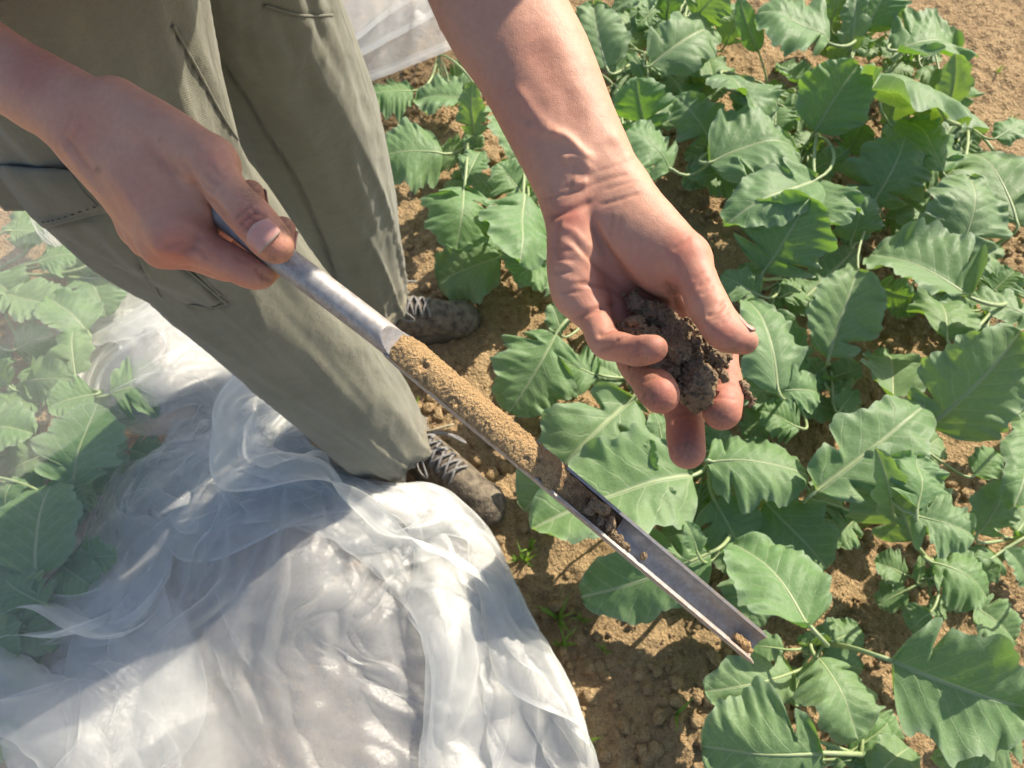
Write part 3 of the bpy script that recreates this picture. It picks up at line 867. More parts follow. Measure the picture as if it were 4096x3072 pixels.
def settle_net(NR=74, NS=190, STEPS=330, start=1.2, grow=0.52, bend=0.028, gravity=0.25, seed=3):
    """a sheet slightly too large for its outline is pushed together and sinks into folds"""
    O = G(1180, 1560, .05)[:2]
    loop = spline(np.array([G(x, y, .05) for x, y in HEAP_OUTLINE])[:, :2], 700)
    arc = np.concatenate([[0], np.cumsum(np.linalg.norm(np.diff(loop, axis=0), axis=1))])
    s = np.linspace(0, arc[-1], NS + 1)[:-1]
    bd = np.stack([np.interp(s, arc, loop[:, k]) for k in (0, 1)], -1)
    # table of the nearest outline point for places outside
    x0, y0, h = -1.3, -.6, .0075
    U, V = np.meshgrid(x0 + h * np.arange(234), y0 + h * np.arange(281), indexing='ij')
    Q = np.stack([U, V], -1).reshape(-1, 2)
    inside = np.zeros(len(Q), bool)
    for k in range(len(loop)):
        p, q = loop[k], loop[(k + 1) % len(loop)]
        c = (p[1] > Q[:, 1]) != (q[1] > Q[:, 1])
        inside ^= c & (Q[:, 0] < (q[0] - p[0]) * (Q[:, 1] - p[1]) / (q[1] - p[1] + 1e-12) + p[0])
    near_pt = Q.copy()
    out = np.where(~inside)[0]
    for k in range(0, len(out), 3000):
        near_pt[out[k:k + 3000]] = loop[((Q[out[k:k + 3000], None] - loop[None]) ** 2).sum(-1).argmin(1)]
    near_pt, inside = near_pt.reshape(234, 281, 2), inside.reshape(234, 281)
    # what lies under it
    gz = .012 * fbm(np.stack([U * 3, V * 3, U * 0], -1), 4, 2)
    for px, py, hh, w in ((1150, 2150, .17, .34), (560, 2620, .11, .26), (1230, 1850, .20, .17), (620, 1480, .13, .17)):
        c = G(px, py, hh * .7)
        gz = np.maximum(gz, hh * np.exp(-((U - c[0]) ** 2 + (V - c[1]) ** 2) / (w * w)) - .01)
    gz = gz + .025 * fbm(np.stack([U * 5, V * 5, U * 0 + 7], -1), 14, 2) * np.clip(gz * 12, 0, 1)
    legc = spline(np.array([W(1562, 1778, 1.53) + np.array([0, 0, -.12]), W(1562, 1778, 1.515), W(1400, 1595, 1.33), W(1240, 1420, 1.2), W(1050, 1215, 1.07)]), 18)
    rad = np.linspace(.10, 1.0, NR)
    P = np.concatenate([O[None, None] + start * rad[:, None, None] * (bd[None] - O), np.zeros((NR, NS, 1))], -1)
    P[..., 2] = .16 + .08 * fbm(np.stack([P[..., 0] * 4, P[..., 1] * 4, 0 * P[..., 0]], -1), seed, 2)
    ph = 2 * math.pi * np.arange(NS)[None] / NS
    P[..., 2] += .035 * rad[:, None] * np.sin(ph * 23 + 2.5 * vnoise(np.stack([P[..., 0] * 5, P[..., 1] * 5, 0 * P[..., 0]], -1), 8)) + .05
    r0 = np.linalg.norm(np.diff(P[..., :2], axis=0), axis=2) * 1.05
    dc = np.linalg.norm(np.diff(P[..., :2], axis=1, append=P[:, :1, :2]), axis=2)
    c0 = np.maximum(dc * 1.08, dc[-1:] * .30)
    prev, dt, early = P.copy(), 1 / 60., []
    ev, od = np.arange(0, NS, 2), np.arange(1, NS, 2)
    def pull(a, b, rest, k):
        d = b - a
        l = np.sqrt((d * d).sum(-1)) + 1e-9
        return (k * .5 * (l - rest) / l)[..., None] * d
    for st in range(STEPS):
        f = 1 + grow * min(1, st / (.7 * STEPS))
        rr, rc = r0 * f, c0 * (1 + (f - 1) * 1.25)
        cum = np.concatenate([np.zeros((1, NS)), np.cumsum(rr, axis=0)])
        sc = start + (1 - start) * min(1, st / (.75 * STEPS))
        vel = (P - prev) / dt * .965
        prev = P.copy()
        vel[..., 2] -= 9.8 * dt * gravity
        sp = np.sqrt((vel * vel).sum(-1, keepdims=True))
        P = P + vel * np.minimum(1, 2.0 / (sp + 1e-6)) * dt
        for it in range(4):
            for par in (0, 1):
                a, b = P[par:-1:2], P[par + 1::2]
                n = min(len(a), len(b))
                c = pull(a[:n], b[:n], rr[par::2][:n], .9)
                a[:n] += c; b[:n] -= c
            for ia in (ev, od):
                ib = (ia + 1) % NS
                c = pull(P[:, ia], P[:, ib], rc[:, ia], .9)
                P[:, ia] += c; P[:, ib] -= c
            diag = np.sqrt(rr ** 2 + rc[:-1] ** 2)
            for sh in (1, -1):
                c = pull(P[:-1], np.roll(P, -sh, axis=1)[1:], diag, .05)
                P[:-1] += c; P[1:] -= np.roll(c, sh, axis=1)
            for sk, kb in ((2, bend * 1.3), (3, bend * 1.3), (5, bend)):
                d = P[sk:] - P[:-sk]
                l = np.sqrt((d * d).sum(-1)) + 1e-9
                c = (kb * .25 * np.minimum(l - (cum[sk:] - cum[:-sk]) * .97, 0) / l)[..., None] * d
                P[:-sk] += c; P[sk:] -= c
                rest = sum(np.roll(rc, -q, axis=1) for q in range(sk)) * .97
                d = np.roll(P, -sk, axis=1) - P
                l = np.sqrt((d * d).sum(-1)) + 1e-9
                c = (kb * .25 * np.minimum(l - rest, 0) / l)[..., None] * d
                P += c; P -= np.roll(c, sk, axis=1)
            i = np.clip(((P[..., 0] - x0) / h).round().astype(int), 0, 233); j = np.clip(((P[..., 1] - y0) / h).round().astype(int), 0, 280)
            g = gz[i, j] + .006
            low = P[..., 2] < g
            P[..., 2] = np.maximum(P[..., 2], g)
            P[low, :2] += (prev[low, :2] - P[low, :2]) * .06
            q = O + (P[..., :2] - O) / sc
            i = np.clip(((q[..., 0] - x0) / h).round().astype(int), 0, 233); j = np.clip(((q[..., 1] - y0) / h).round().astype(int), 0, 280)
            m = ~inside[i, j]
            P[m, :2] = P[m, :2] * .3 + (O + (near_pt[i[m], j[m]] - O) * sc) * .7
        for cpt in legc:
            d = P - cpt
            l = np.sqrt((d * d).sum(-1))
            m = l < .098
            P[m] += d[m] / l[m][:, None] * (.098 - l[m])[:, None]
        if st % 2 == 0 and st > 50:                          # layers that touch push apart
            key = np.floor(P / .016).astype(np.int64)
            flat = ((key[..., 0] * 73856093) ^ (key[..., 1] * 19349663) ^ (key[..., 2] * 83492791)).ravel()
            o = np.argsort(flat, kind='stable')
            same = flat[o][1:] == flat[o][:-1]
            a, b = o[1:][same], o[:-1][same]
            dcol = np.abs(a % NS - b % NS)
            fr = (np.abs(a // NS - b // NS) > 3) | (np.minimum(dcol, NS - dcol) > 3)
            a, b = a[fr], b[fr]
            Pf = P.reshape(-1, 3)
            d = Pf[a] - Pf[b]
            l = np.sqrt((d * d).sum(1)) + 1e-9
            d = d / l[:, None] * (np.maximum(.012 - l, 0) * .35)[:, None]
            np.add.at(Pf, a, d); np.add.at(Pf, b, -d)
            P = Pf.reshape(NR, NS, 3)
        if st in (int(.45 * STEPS), int(.66 * STEPS)):
            lay = P.copy()
            lay[..., :2] = O + (lay[..., :2] - O) / sc * .985
            early.append(lay)
    return P, early

def ring_faces(nr, ns):
    i, j = np.meshgrid(np.arange(nr - 1), np.arange(ns), indexing='ij'); j2 = (j + 1) % ns
    return np.stack([i * ns + j, i * ns + j2, (i + 1) * ns + j2, (i + 1) * ns + j], -1).reshape(-1, 4)

NO = np.array([-.5, .5, 0.0])
net = empty('insect_net', NO, 'sheer white insect net heaped beside the trouser leg and spread to the left edge', 'net', 'white insect nets')
top_fold, (mid_fold, low_fold) = settle_net()
for P, nm, lift in ((top_fold, 'crumpled_heap', .014), (mid_fold, 'middle_fold', .020), (low_fold, 'lower_fold', .002)):
    nr, ns = P.shape[:2]
    # long creases spreading from where the net is gathered at the shin
    jj = np.arange(ns)[None] + 0 * np.arange(nr)[:, None]; rr_ = np.linspace(0, 1, nr)[:, None] + 0 * jj
    crease = np.stack([jj * .17 + 2.2 * rr_ + 300 * lift, rr_ * 1.1 + .02 * jj, 0 * rr_], -1); wr_ = np.stack([jj * .40 - 1.5 * rr_, rr_ * 1.8, 0 * rr_ + 3], -1)
    up_ = .020 * (np.clip(1 - 3.4 * np.abs(vnoise(crease, 71)), -.3, 1)) + .006 * (np.clip(1 - 3.4 * np.abs(vnoise(wr_, 73)), -.3, 1))
    gv_ = vnormals(P.reshape(-1, 3), ring_faces(nr, ns)).reshape(P.shape)
    gv_ = gv_ * np.sign(gv_[..., 2:3] + 1e-6)
    P = P + gv_ * (up_ * np.clip(rr_ * 4, .2, 1) * np.clip(1 - (rr_ - .8) * 2, .4, 1))[..., None]
    uv = np.stack([np.repeat(np.linspace(0, 1.6, nr)[:, None], ns, 1), np.repeat(np.linspace(0, 5.2, ns)[None], nr, 0)], -1).reshape(-1, 2)
    hem = np.zeros((nr, ns)); hem[-1] = .75
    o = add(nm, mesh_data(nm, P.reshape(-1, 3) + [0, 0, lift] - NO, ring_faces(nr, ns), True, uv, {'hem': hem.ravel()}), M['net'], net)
    md = o.modifiers.new('smooth', 'SUBSURF'); md.levels = md.render_levels = 3 if nm == 'crumpled_heap' else 2
    tx = bpy.data.textures.new('net_creases', 'MUSGRAVE'); tx.musgrave_type = 'RIDGED_MULTIFRACTAL'; tx.noise_scale = .16; tx.octaves = 2.5; tx.noise_intensity = .6
    md = o.modifiers.new('creases', 'DISPLACE'); md.texture = tx; md.texture_coords = 'LOCAL'; md.strength = .003; md.mid_level = .5
# the spread part rests on the leaves
ux, uy = np.linspace(-1.9, -.44, 150), np.linspace(-.25, 1.75, 190)
X_, Y_ = np.meshgrid(ux, uy, indexing='ij')
pp = np.stack([X_, Y_, 0 * X_], -1)
Z_ = .225 + .022 * fbm(pp * 3.2, 61, 2) + .013 * (1 - 2 * np.abs(vnoise(pp * np.array([6, 2.2, 1]) + X_[..., None] * 1.5, 63))) + .003 * fbm(pp * 16, 62, 2)
Z_ = Z_ * (1 - .88 * np.clip((X_ + .66) / .20, 0, 1) ** 1.5)
Z_ = Z_ * np.clip((X_ + 1.9) / .25, .05, 1) ** .6 * np.clip((Y_ + .25) / .2, .05, 1) ** .6 * np.clip((1.75 - Y_) / .25, .05, 1) ** .6
uv = np.stack([X_, Y_], -1).reshape(-1, 2)
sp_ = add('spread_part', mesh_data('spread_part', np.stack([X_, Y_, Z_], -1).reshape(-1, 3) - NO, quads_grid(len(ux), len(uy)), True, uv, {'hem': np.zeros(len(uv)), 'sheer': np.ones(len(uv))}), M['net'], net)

md = sp_.modifiers.new('smooth', 'SUBSURF'); md.levels = md.render_levels = 1
md = sp_.modifiers.new('creases', 'DISPLACE'); md.texture = tx; md.texture_coords = 'LOCAL'; md.strength = .010; md.mid_level = .5

# a second net over the row behind
far_o = G(1600, 100, .2)
fnet = empty('insect_net', far_o * [1, 1, 0], 'sheer white insect net hanging behind the trouser leg at the top edge', 'net', 'white insect nets')
def strip(name, hem_px, zh, rise, depth, seed, nu=90, nv=40):
    H = np.array([G(x, y, zh) for (x, y) in hem_px])
    H = spline(H, nu)
    t = np.linspace(0, 1, nv)
    away = norm(np.array([.35, 1.0, 0]))
    P = H[:, None] + (t * depth)[None, :, None] * away + (rise * np.sin(t * 2.6) - zh * .8 * t ** 3)[None, :, None] * np.array([0, 0, 1.0])
    w = np.linspace(0, 1, nu)
    q = np.stack([w[:, None] * 5 + t[None] * 2.5, t[None] * 1.6 + 0 * w[:, None], 0 * w[:, None] + 0 * t[None]], -1)
    P[..., 2] += (.016 * (1 - 2 * np.abs(vnoise(q, seed))) + .006 * fbm(q * 3, seed + 1, 2)) * np.clip(t * 5, .15, 1)[None]
    hem = np.zeros((nu, nv)); hem[:, :2] = .5
    uv = np.stack([np.repeat(w[:, None], nv, 1), np.repeat(t[None], nu, 0)], -1).reshape(-1, 2)
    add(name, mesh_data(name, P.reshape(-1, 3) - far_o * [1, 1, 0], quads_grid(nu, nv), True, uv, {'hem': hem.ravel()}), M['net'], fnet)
strip('lower_layer', [(1200, 420), (1460, 335), (1640, 268), (1830, 190), (2000, 110)], .17, .12, .75, 5)
strip('under_layer', [(1200, 400), (1460, 320), (1640, 250), (1830, 170), (2000, 90)], .14, .10, .75, 6)
strip('upper_layer', [(1200, 330), (1430, 235), (1560, 165), (1740, 65), (1880, -20)], .22, .14, .75, 9)
strip('upper_layer', [(1200, 250), (1400, 180), (1560, 60), (1700, -40), (1800, -120)], .26, .14, .75, 14)
# ------------------------------------------------------------------ the person: arms and hands as one flesh surface
def R(px, d):
    return px * d / F

def node(px, py, d, r):
    return (C(px, py, d), R(r, d))

def fill(nodes):                        # phalanges waist a little between the joints, the pad swells
    o = [nodes[0]]
    for i in range(len(nodes) - 1):
        (a, ra), (b, rb) = nodes[i], nodes[i + 1]
        m = np.asarray(a) * 0.5 + np.asarray(b) * 0.5
        if 0 < i: m = m * 1.0
        o += [(m, (ra + rb) / 2 * (0.95 if i < 2 else 1.04)), (b, rb)]
    return o

def build_left_hand():
    f = Field(C(1560, 2000, 0.44) * [1, 1, 0] + [-0.025, -0.02, 0.335], [0.155, 0.285, 0.50], 0.0011)
    # forearm, palm side towards the camera
    fa = [(1870, -420, .462, 300, 235), (1992, 0, .449, 258, 190), (2130, 250, .441, 238, 165), (2245, 500, .435, 221, 148), (2335, 690, .431, 212, 132), (2385, 800, .431, 205, 120)]
    wd = np.array([0.91, 0.41, 0.0])
    f.limb([np.append(C(*p[:3]), (R(p[3], p[2]), R(p[4], p[2]))) for p in fa], wd, 0.014)
    # metacarpals and the pads of the palm
    for a, b in (((2430, 800, .434, 74), (2690, 1205, .436, 74)), ((2385, 815, .437, 76), (2580, 1270, .441, 72)),
                 ((2330, 830, .436, 74), (2465, 1280, .437, 68)), ((2275, 850, .431, 70), (2352, 1225, .424, 64))):
        f.cone(C(*a[:3]), C(*b[:3]), R(a[3], a[2]), R(b[3], b[2]), 0.012)
    ax = np.array([[0.08, 1, 0.0], [1, -0.08, 0], [0, 0, 1]]); ax = norm(ax)
    f.ell(C(2274, 1030, .421), ax, (R(215, .42), R(84, .42), R(72, .42)), 0.014)
    th = norm(np.array([0.615, -0.788, -0.10])); sd = norm(np.array([0.788, 0.615, 0.0]))
    f.ell(C(2575, 985, .418), np.array([th, sd, np.cross(th, sd)]), (R(240, .418), R(128, .418), R(112, .418)), 0.012)
    f.chain([node(2500, 770, .428, 96), node(2745, 1030, .405, 93)], 0.012)
    # thumb
    f.chain([node(2745, 1030, .405, 92), node(2795, 1135, .396, 80), node(2842, 1240, .389, 83), node(2905, 1315, .384, 72), node(2978, 1366, .381, 53)], 0.004,
            0.012, C(2700, 1100, .41), 0.025)
    f.ell(C(2890, 1330, .380), np.array([norm([.75, -.6, 0]), norm([.6, .75, 0]), [0, 0, 1.0]]), (R(95, .38), R(66, .38), R(62, .38)), 0.005)
    # fingers: little, ring, middle, index
    def finger(nodes, root):
        f.chain(fill(nodes), 0.0014, 0.011, root, 0.036)
    finger([node(2352, 1225, .424, 72), node(2425, 1372, .407, 65), node(2540, 1404, .390, 62), node(2612, 1396, .380, 58)], C(2340, 1200, .425))
    finger([node(2465, 1280, .437, 74), node(2548, 1455, .430, 76), node(2612, 1540, .406, 80), node(2642, 1577, .389, 77)], C(2455, 1260, .44))
    finger([node(2580, 1270, .441, 78), node(2660, 1480, .452, 76), node(2733, 1660, .438, 73), node(2748, 1803, .420, 74)], C(2570, 1240, .44))
    finger([node(2690, 1205, .436, 81), node(2868, 1372, .436, 77), node(2896, 1540, .420, 75), node(2887, 1643, .408, 78)], C(2680, 1180, .436))
    return f.mesh()

def build_right_hand():
    f = Field([-0.405, 0.035, 0.335], [-0.100, 0.262, 0.515], 0.0011)
    fa = [(-420, 30, .478, 190, 170), (0, 276, .447, 158, 128), (180, 380, .433, 160, 118), (300, 447, .424, 163, 112), (400, 520, .419, 172, 104)]
    wd = np.array([0.52, 0.85, 0.0])
    f.limb([np.append(C(*p[:3]), (R(p[3], p[2]), R(p[4], p[2]))) for p in fa], wd, 0.014)
    for a, b in (((405, 545, .416, 98), (712, 950, .400, 84)), ((355, 590, .426, 88), (652, 985, .413, 74)),
                 ((335, 580, .441, 80), (598, 950, .436, 70)), ((320, 560, .456, 74), (555, 915, .458, 64))):
        f.cone(C(*a[:3]), C(*b[:3]), R(a[3], a[2]), R(b[3], b[2]), 0.014)
    f.chain([node(470, 440, .416, 118), node(660, 535, .405, 112), node(845, 652, .395, 98)], 0.014)
    e = norm(np.array([0.62, -0.78, 0.0])); g = norm(np.array([0.78, 0.62, 0]))
    f.ell(C(660, 745, .405), np.array([e, g, [0, 0, 1.0]]), (R(215, .4), R(125, .4), R(95, .4)), 0.014)
    f.ell(C(820, 820, .408), np.array([e, g, [0, 0, 1.0]]), (R(120, .4), R(70, .4), R(70, .4)), 0.012)
    # thumb along the tube
    f.chain([node(845, 652, .395, 97), node(912, 772, .388, 84), node(1008, 876, .382, 88), node(1068, 942, .379, 80), node(1112, 983, .379, 63)], 0.005,
            0.012, C(820, 680, .40), 0.028)
    f.ell(C(1078, 958, .3825), np.array([norm([.6, -.8, 0]), norm([.8, .6, 0]), [0, 0, 1.0]]), (R(100, .38), R(74, .38), R(66, .38)), 0.005)
    def finger(nodes, root):
        f.chain(fill(nodes), 0.0014, 0.013, root, 0.038)
    finger([node(712, 950, .400, 88), node(1018, 1092, .400, 69), node(1104, 1040, .421, 62), node(1130, 918, .428, 52)], C(700, 930, .40))
    finger([node(652, 985, .413, 76), node(930, 1060, .437, 68), node(1030, 950, .449, 60), node(1003, 772, .436, 52)], C(640, 970, .415))
    finger([node(598, 950, .436, 70), node(840, 1000, .462, 64), node(930, 880, .468, 58), node(890, 720, .452, 50)], C(600, 950, .436))
    finger([node(555, 915, .458, 64), node(760, 930, .480, 56), node(820, 820, .482, 50), node(780, 680, .466, 44)], C(560, 920, .458))
    return f.mesh()

# relief read off the photograph: (polyline, width px, depth mm; negative = groove)
RELIEF_L = [
    ([(2190, 868), (2290, 838), (2372, 800)], 14, -1.4), ([(2150, 800), (2290, 770), (2420, 720), (2540, 690)], 9, -.5), ([(2230, 765), (2380, 690), (2500, 650)], 8, -.35),
    ([(2362, 845), (2385, 930), (2440, 1030), (2520, 1130), (2600, 1200), (2690, 1225), (2720, 1245)], 20, -2.6),     # life line
    ([(2300, 1130), (2420, 1150), (2520, 1200), (2620, 1225)], 10, -.9), ([(2290, 960), (2380, 1060), (2480, 1150), (2560, 1215)], 11, -.8),
    ([(2300, 1275), (2390, 1235), (2470, 1215)], 11, -1.3), ([(2385, 1345), (2440, 1318), (2500, 1300)], 12, -1.6),
    ([(2655, 1130), (2690, 1180), (2720, 1250)], 13, -1.7), ([(2690, 1000), (2760, 945)], 9, -.5), ([(2705, 1035), (2730, 1100)], 9, -.4),
    ([(2822, 1268), (2868, 1248), (2905, 1205)], 9, -.9), ([(2845, 1285), (2890, 1262), (2930, 1232)], 8, -.6),
    ([(2525, 1420), (2545, 1380)], 8, -.5), ([(2560, 1535), (2625, 1505), (2690, 1510)], 9, -.8),
    ([(2676, 1665), (2740, 1655), (2805, 1672)], 9, -.7), ([(2830, 1545), (2890, 1530), (2958, 1548)], 9, -.7),
    ([(2065, 350), (2150, 470), (2215, 525)], 26, 1.3), ([(2200, 525), (2260, 545), (2330, 610), (2370, 640)], 20, 2.2), ([(2100, 500), (2180, 530), (2240, 560)], 22, .9),
    ([(2240, 640), (2300, 630), (2370, 680)], 18, 1.3), ([(2290, 730), (2350, 735)], 22, 1.6), ([(2440, 530), (2500, 600), (2530, 640)], 26, 1.0), ([(2130, 160), (2230, 330), (2330, 520)], 60, -1.2),
    ([(2230, 900), (2300, 930), (2370, 1000)], 16, .8), ([(2235, 960), (2300, 1000), (2360, 1060)], 14, .7), ([(2215, 1040), (2290, 1065)], 12, .6), ([(2225, 1110), (2320, 1125)], 12, .6),
]
RELIEF_L += [([(2395, 1400), (2440, 1385), (2478, 1352)], 8, -.8), ([(2560, 1450), (2600, 1462), (2660, 1470)], 8, -.7), ([(2548, 1368), (2552, 1430)], 7, -.6), ([(2690, 1690), (2748, 1684), (2800, 1695)], 6, -.4),
    ([(2815, 1600), (2880, 1590), (2955, 1602)], 6, -.4), ([(2790, 1150), (2840, 1115)], 8, -.6), ([(2806, 1180), (2860, 1146)], 7, -.5), ([(2770, 1120), (2815, 1085)], 7, -.4), ([(2880, 1300), (2925, 1262)], 6, -.5),
    ([(2240, 880), (2225, 960), (2235, 1050)], 9, -.5), ([(2210, 1090), (2290, 1085)], 6, -.5), ([(2215, 1040), (2300, 1040)], 6, -.5), ([(2210, 990), (2300, 1000)], 6, -.4), ([(2240, 1170), (2330, 1165)], 7, -.5),
    ([(2400, 820), (2470, 800), (2560, 770)], 8, -.6), ([(2420, 760), (2500, 735), (2560, 720)], 7, -.4), ([(2450, 860), (2440, 940)], 7, -.4), ([(2480, 870), (2475, 960)], 6, -.3)]
RELIEF_R = [([(1000, 830), (1025, 850), (1062, 862)], 6, -.7), ([(985, 855), (1015, 880), (1045, 890)], 6, -.6), ([(960, 885), (990, 915), (1010, 925)], 6, -.5), ([(1020, 1065), (1035, 1095), (1060, 1120)], 8, -.8),
    ([(930, 1010), (960, 1040), (1000, 1050)], 7, -.4), ([(820, 690), (850, 725), (880, 740)], 7, -.5), ([(800, 720), (830, 752), (862, 768)], 7, -.5), ([(845, 660), (880, 700), (905, 712)], 7, -.4), ([(650, 1000), (690, 975), (740, 965)], 14, -.7),
    ([(760, 980), (800, 1000), (830, 1040)], 12, -.7),
    ([(752, 716), (800, 775), (862, 832), (905, 890)], 15, -2.6), ([(862, 832), (870, 900), (930, 945)], 12, -1.6), ([(940, 948), (1010, 1005), (1075, 1055)], 9, -1.2),
    ([(950, 905), (985, 868), (1030, 838)], 9, -1.0), ([(938, 875), (975, 838), (1010, 815)], 8, -.8), ([(968, 930), (1010, 890), (1058, 862)], 7, -.7), ([(1045, 1080), (1055, 1110), (1090, 1120)], 9, -1.0),
    ([(540, 900), (600, 965), (655, 1015)], 22, 1.5), ([(640, 985), (700, 1010), (770, 1020)], 18, .8), ([(730, 1025), (760, 985), (800, 930)], 24, -1.0),
    ([(230, 560), (280, 620), (350, 720), (430, 800)], 13, 1.1), ([(250, 530), (310, 610), (390, 720)], 12, -.6), ([(330, 480), (300, 540), (260, 590)], 9, -.4), ([(300, 430), (270, 500), (230, 560)], 9, -.4),
    ([(560, 560), (640, 640), (720, 700)], 26, -.6), ([(470, 720), (560, 860), (640, 960)], 26, .7), ([(760, 560), (840, 620), (880, 680)], 30, .9), ([(720, 640), (760, 700), (770, 760)], 16, -.6),
    ([(500, 500), (600, 600), (650, 720)], 20, .7), ([(700, 880), (760, 900), (840, 930)], 20, .6),
]
WR_R = [(820, 560, 880, 660, 8), (850, 690, 940, 770, 7), (420, 600, 470, 640, 6)]

def sculpt(v, f, relief, it=1):
    v = relax(v, f, it, 0.45)
    n = vnormals(v, f)
    face = np.clip(-(n * norm(v)).sum(1) * 1.6, 0, 1)       # how squarely the skin faces the camera side
    uv = np.stack([2048 + F * v[:, 0] / v[:, 2], 1536 - F * v[:, 1] / v[:, 2]], -1)
    disp = np.zeros(len(v)); groove = np.zeros(len(v))
    for line, wd, mm in relief:
        lo = np.min(line, 0) - wd * 4; hi = np.max(line, 0) + wd * 4
        m = np.where(((uv > lo) & (uv < hi)).all(1) & (face > 0.05))[0]
        if len(m) == 0: continue
        d, t = seg_dist(uv[m], spline(line, max(8, len(line) * 6)))
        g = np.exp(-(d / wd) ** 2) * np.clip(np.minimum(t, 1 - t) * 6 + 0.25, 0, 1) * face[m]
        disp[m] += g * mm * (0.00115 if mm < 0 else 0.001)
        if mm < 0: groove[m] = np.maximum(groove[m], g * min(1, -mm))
    # slow unevenness of flesh and fine wrinkles
    disp += 0.00035 * fbm(v * 90, 3, 3)
    return v + n * disp[:, None], uv, face, groove

def blobs(uv, face, lst):
    o = np.zeros(len(uv))
    for x, y, r, a in lst:
        o = np.maximum(o, a * np.exp(-((uv[:, 0] - x) ** 2 + (uv[:, 1] - y) ** 2) / (r * r)))
    return o

RED_L = [(2290, 870, 80, .9), (2250, 1010, 60, .5), (2420, 1150, 120, .55), (2740, 1000, 90, .8), (2700, 1120, 60, .6), (2650, 1400, 80, 1), (2640, 1590, 110, 1.0), (2745, 1760, 140, 1), (2885, 1620, 140, 1),(2540,1400,90,.8),(2900,1450,90,.8),(2500,1250,140,.7),(2560,1100,150,.45),(2790,1120,90,.6),
         (2900, 1330, 90, .8), (2980, 1380, 60, .8), (2480, 1400, 90, .6), (2850, 1200, 60, .4), (2120, 180, 120, .25), (2090, 420, 160, .3), (2330, 830, 90, .5), (2400, 1250, 90, .5), (2700, 1560, 150, .5)]
RED_R = [(120, 300, 120, .7), (300, 480, 130, .5), (700, 1010, 120, .9), (860, 1000, 110, .7), (640, 1030, 60, .7), (1000, 890, 80, 1.0), (1110, 980, 90, .5), (860, 640, 80, .4), (560, 760, 160, .35), (950, 1080, 120, .6)]
DIRT_L = [(2660, 1400, 40, .9), (2590, 1590, 60, .8), (2650, 1620, 60, .5), (2745, 1800, 70, .75), (2880, 1660, 70, .8), (2940, 1500, 70, .5), (3010, 1390, 40, .8), (2930, 1400, 60, .6), (2740, 1330, 60, .7),
          (2600, 1260, 120, .75), (2690, 1165, 30, 1.0), (2520, 1320, 60, .5), (2560, 1480, 80, .6), (2800, 1370, 50, .7), (2760, 1560, 70, .8), (2860, 1285, 40, .4)]
DIRT_R = [(1160, 1010, 40, .7), (1090, 1040, 40, .6), (1060, 1120, 50, .4), (1010, 770, 60, .7), (1140, 920, 60, .7), (390, 680, 14, .8), (642, 560, 10, .5), (1040, 870, 50, .25)]

parts = []
for builder, rel, red, dirt in ((build_left_hand, RELIEF_L, RED_L, DIRT_L), (build_right_hand, RELIEF_R, RED_R, DIRT_R)):
    v, f = builder()
    v, uv, face, groove = sculpt(v, f, rel)
    parts.append((c2w(v), f, blobs(uv, face, red), blobs(uv, face, dirt), groove))
# ------------------------------------------------------------------ the rest of the person (standing beside the bed, facing +x, leaning over the sample)
def rounded(nodes_list, ells, lo, hi, h):
    f = Field(lo, hi, h)
    for nd, k in nodes_list: f.chain([(np.array(p), r) for p, r in nd], k)
    for c, ax, rad, k in ells: f.ell(c, ax, rad, k)
    return f.mesh()

I3 = np.eye(3)
SH_R, SH_L = (-.22, .53, 1.42), (-.05, .87, 1.42)
EL_R = tuple(W(-560, -60, .492)); EL_L = tuple(W(1850, -500, .464))
HEAD = np.array([0.086, 0.570, 1.513])
upper = [([(SH_R, .058), (tuple(np.array(SH_R) * .5 + np.array(EL_R) * .5), .050), (EL_R, .040)], .02),
         ([(SH_L, .058), (tuple(np.array(SH_L) * .5 + np.array(EL_L) * .5), .049), (EL_L, .040)], .02),
         ([((-.43, .80, 1.20), .13), ((-.30, .75, 1.32), .13), ((-.13, .70, 1.42), .12)], .05),
         ([((-.13, .70, 1.42), .10), (tuple(HEAD + [-.07, .03, -.06]), .055)], .03)]
hd = np.array([[.9, 0, -.43], [0, 1, 0], [.43, 0, .9]])
ells = [(HEAD, hd, (.090, .072, .112), .02)]
HX, HY, HZ = hd[0], hd[1], hd[2]                               # face forward, to its left, crown up
v, f = rounded(upper, ells, (-.66, .28, .86), (.25, 1.08, 1.80), 0.0085)
parts.append((relax(v, f, 2), f, np.zeros(len(v)), np.zeros(len(v)), np.zeros(len(v))))
face_field = Field(HEAD - 0.16, HEAD + 0.16, 0.0036)
hp = lambda x, y, z: HEAD + HX * x + HY * y + HZ * z
for q, r, k in (((0, 0, .01), (.098, .077, .112), .01), ((.045, 0, -.065), (.055, .056, .055), .03), ((.082, 0, -.098), (.018, .022, .016), .02), ((.062, .034, -.03), (.032, .026, .030), .02), ((.062, -.034, -.03), (.032, .026, .030), .02),
                ((.088, 0, .038), (.016, .050, .012), .012), ((.103, 0, -.006), (.012, .009, .026), .010), ((.112, 0, -.028), (.013, .012, .010), .008), ((.103, .011, -.031), (.008, .008, .007), .006), ((.103, -.011, -.031), (.008, .008, .007), .006),
                ((.096, 0, -.056), (.010, .023, .006), .005), ((.094, 0, -.068), (.010, .020, .007), .005), ((-.005, .080, -.008), (.018, .009, .031), .006), ((-.005, -.080, -.008), (.018, .009, .031), .006)):
    face_field.ell(hp(*q), hd, r, k)
v, f = face_field.mesh()
nrm_h = vnormals(v, f)
dip = np.zeros(len(v))
for sg in (-1, 1):
    dip += .011 * np.exp(-(np.linalg.norm(v - hp(.092, sg * .032, .012), axis=1) / .017) ** 2)
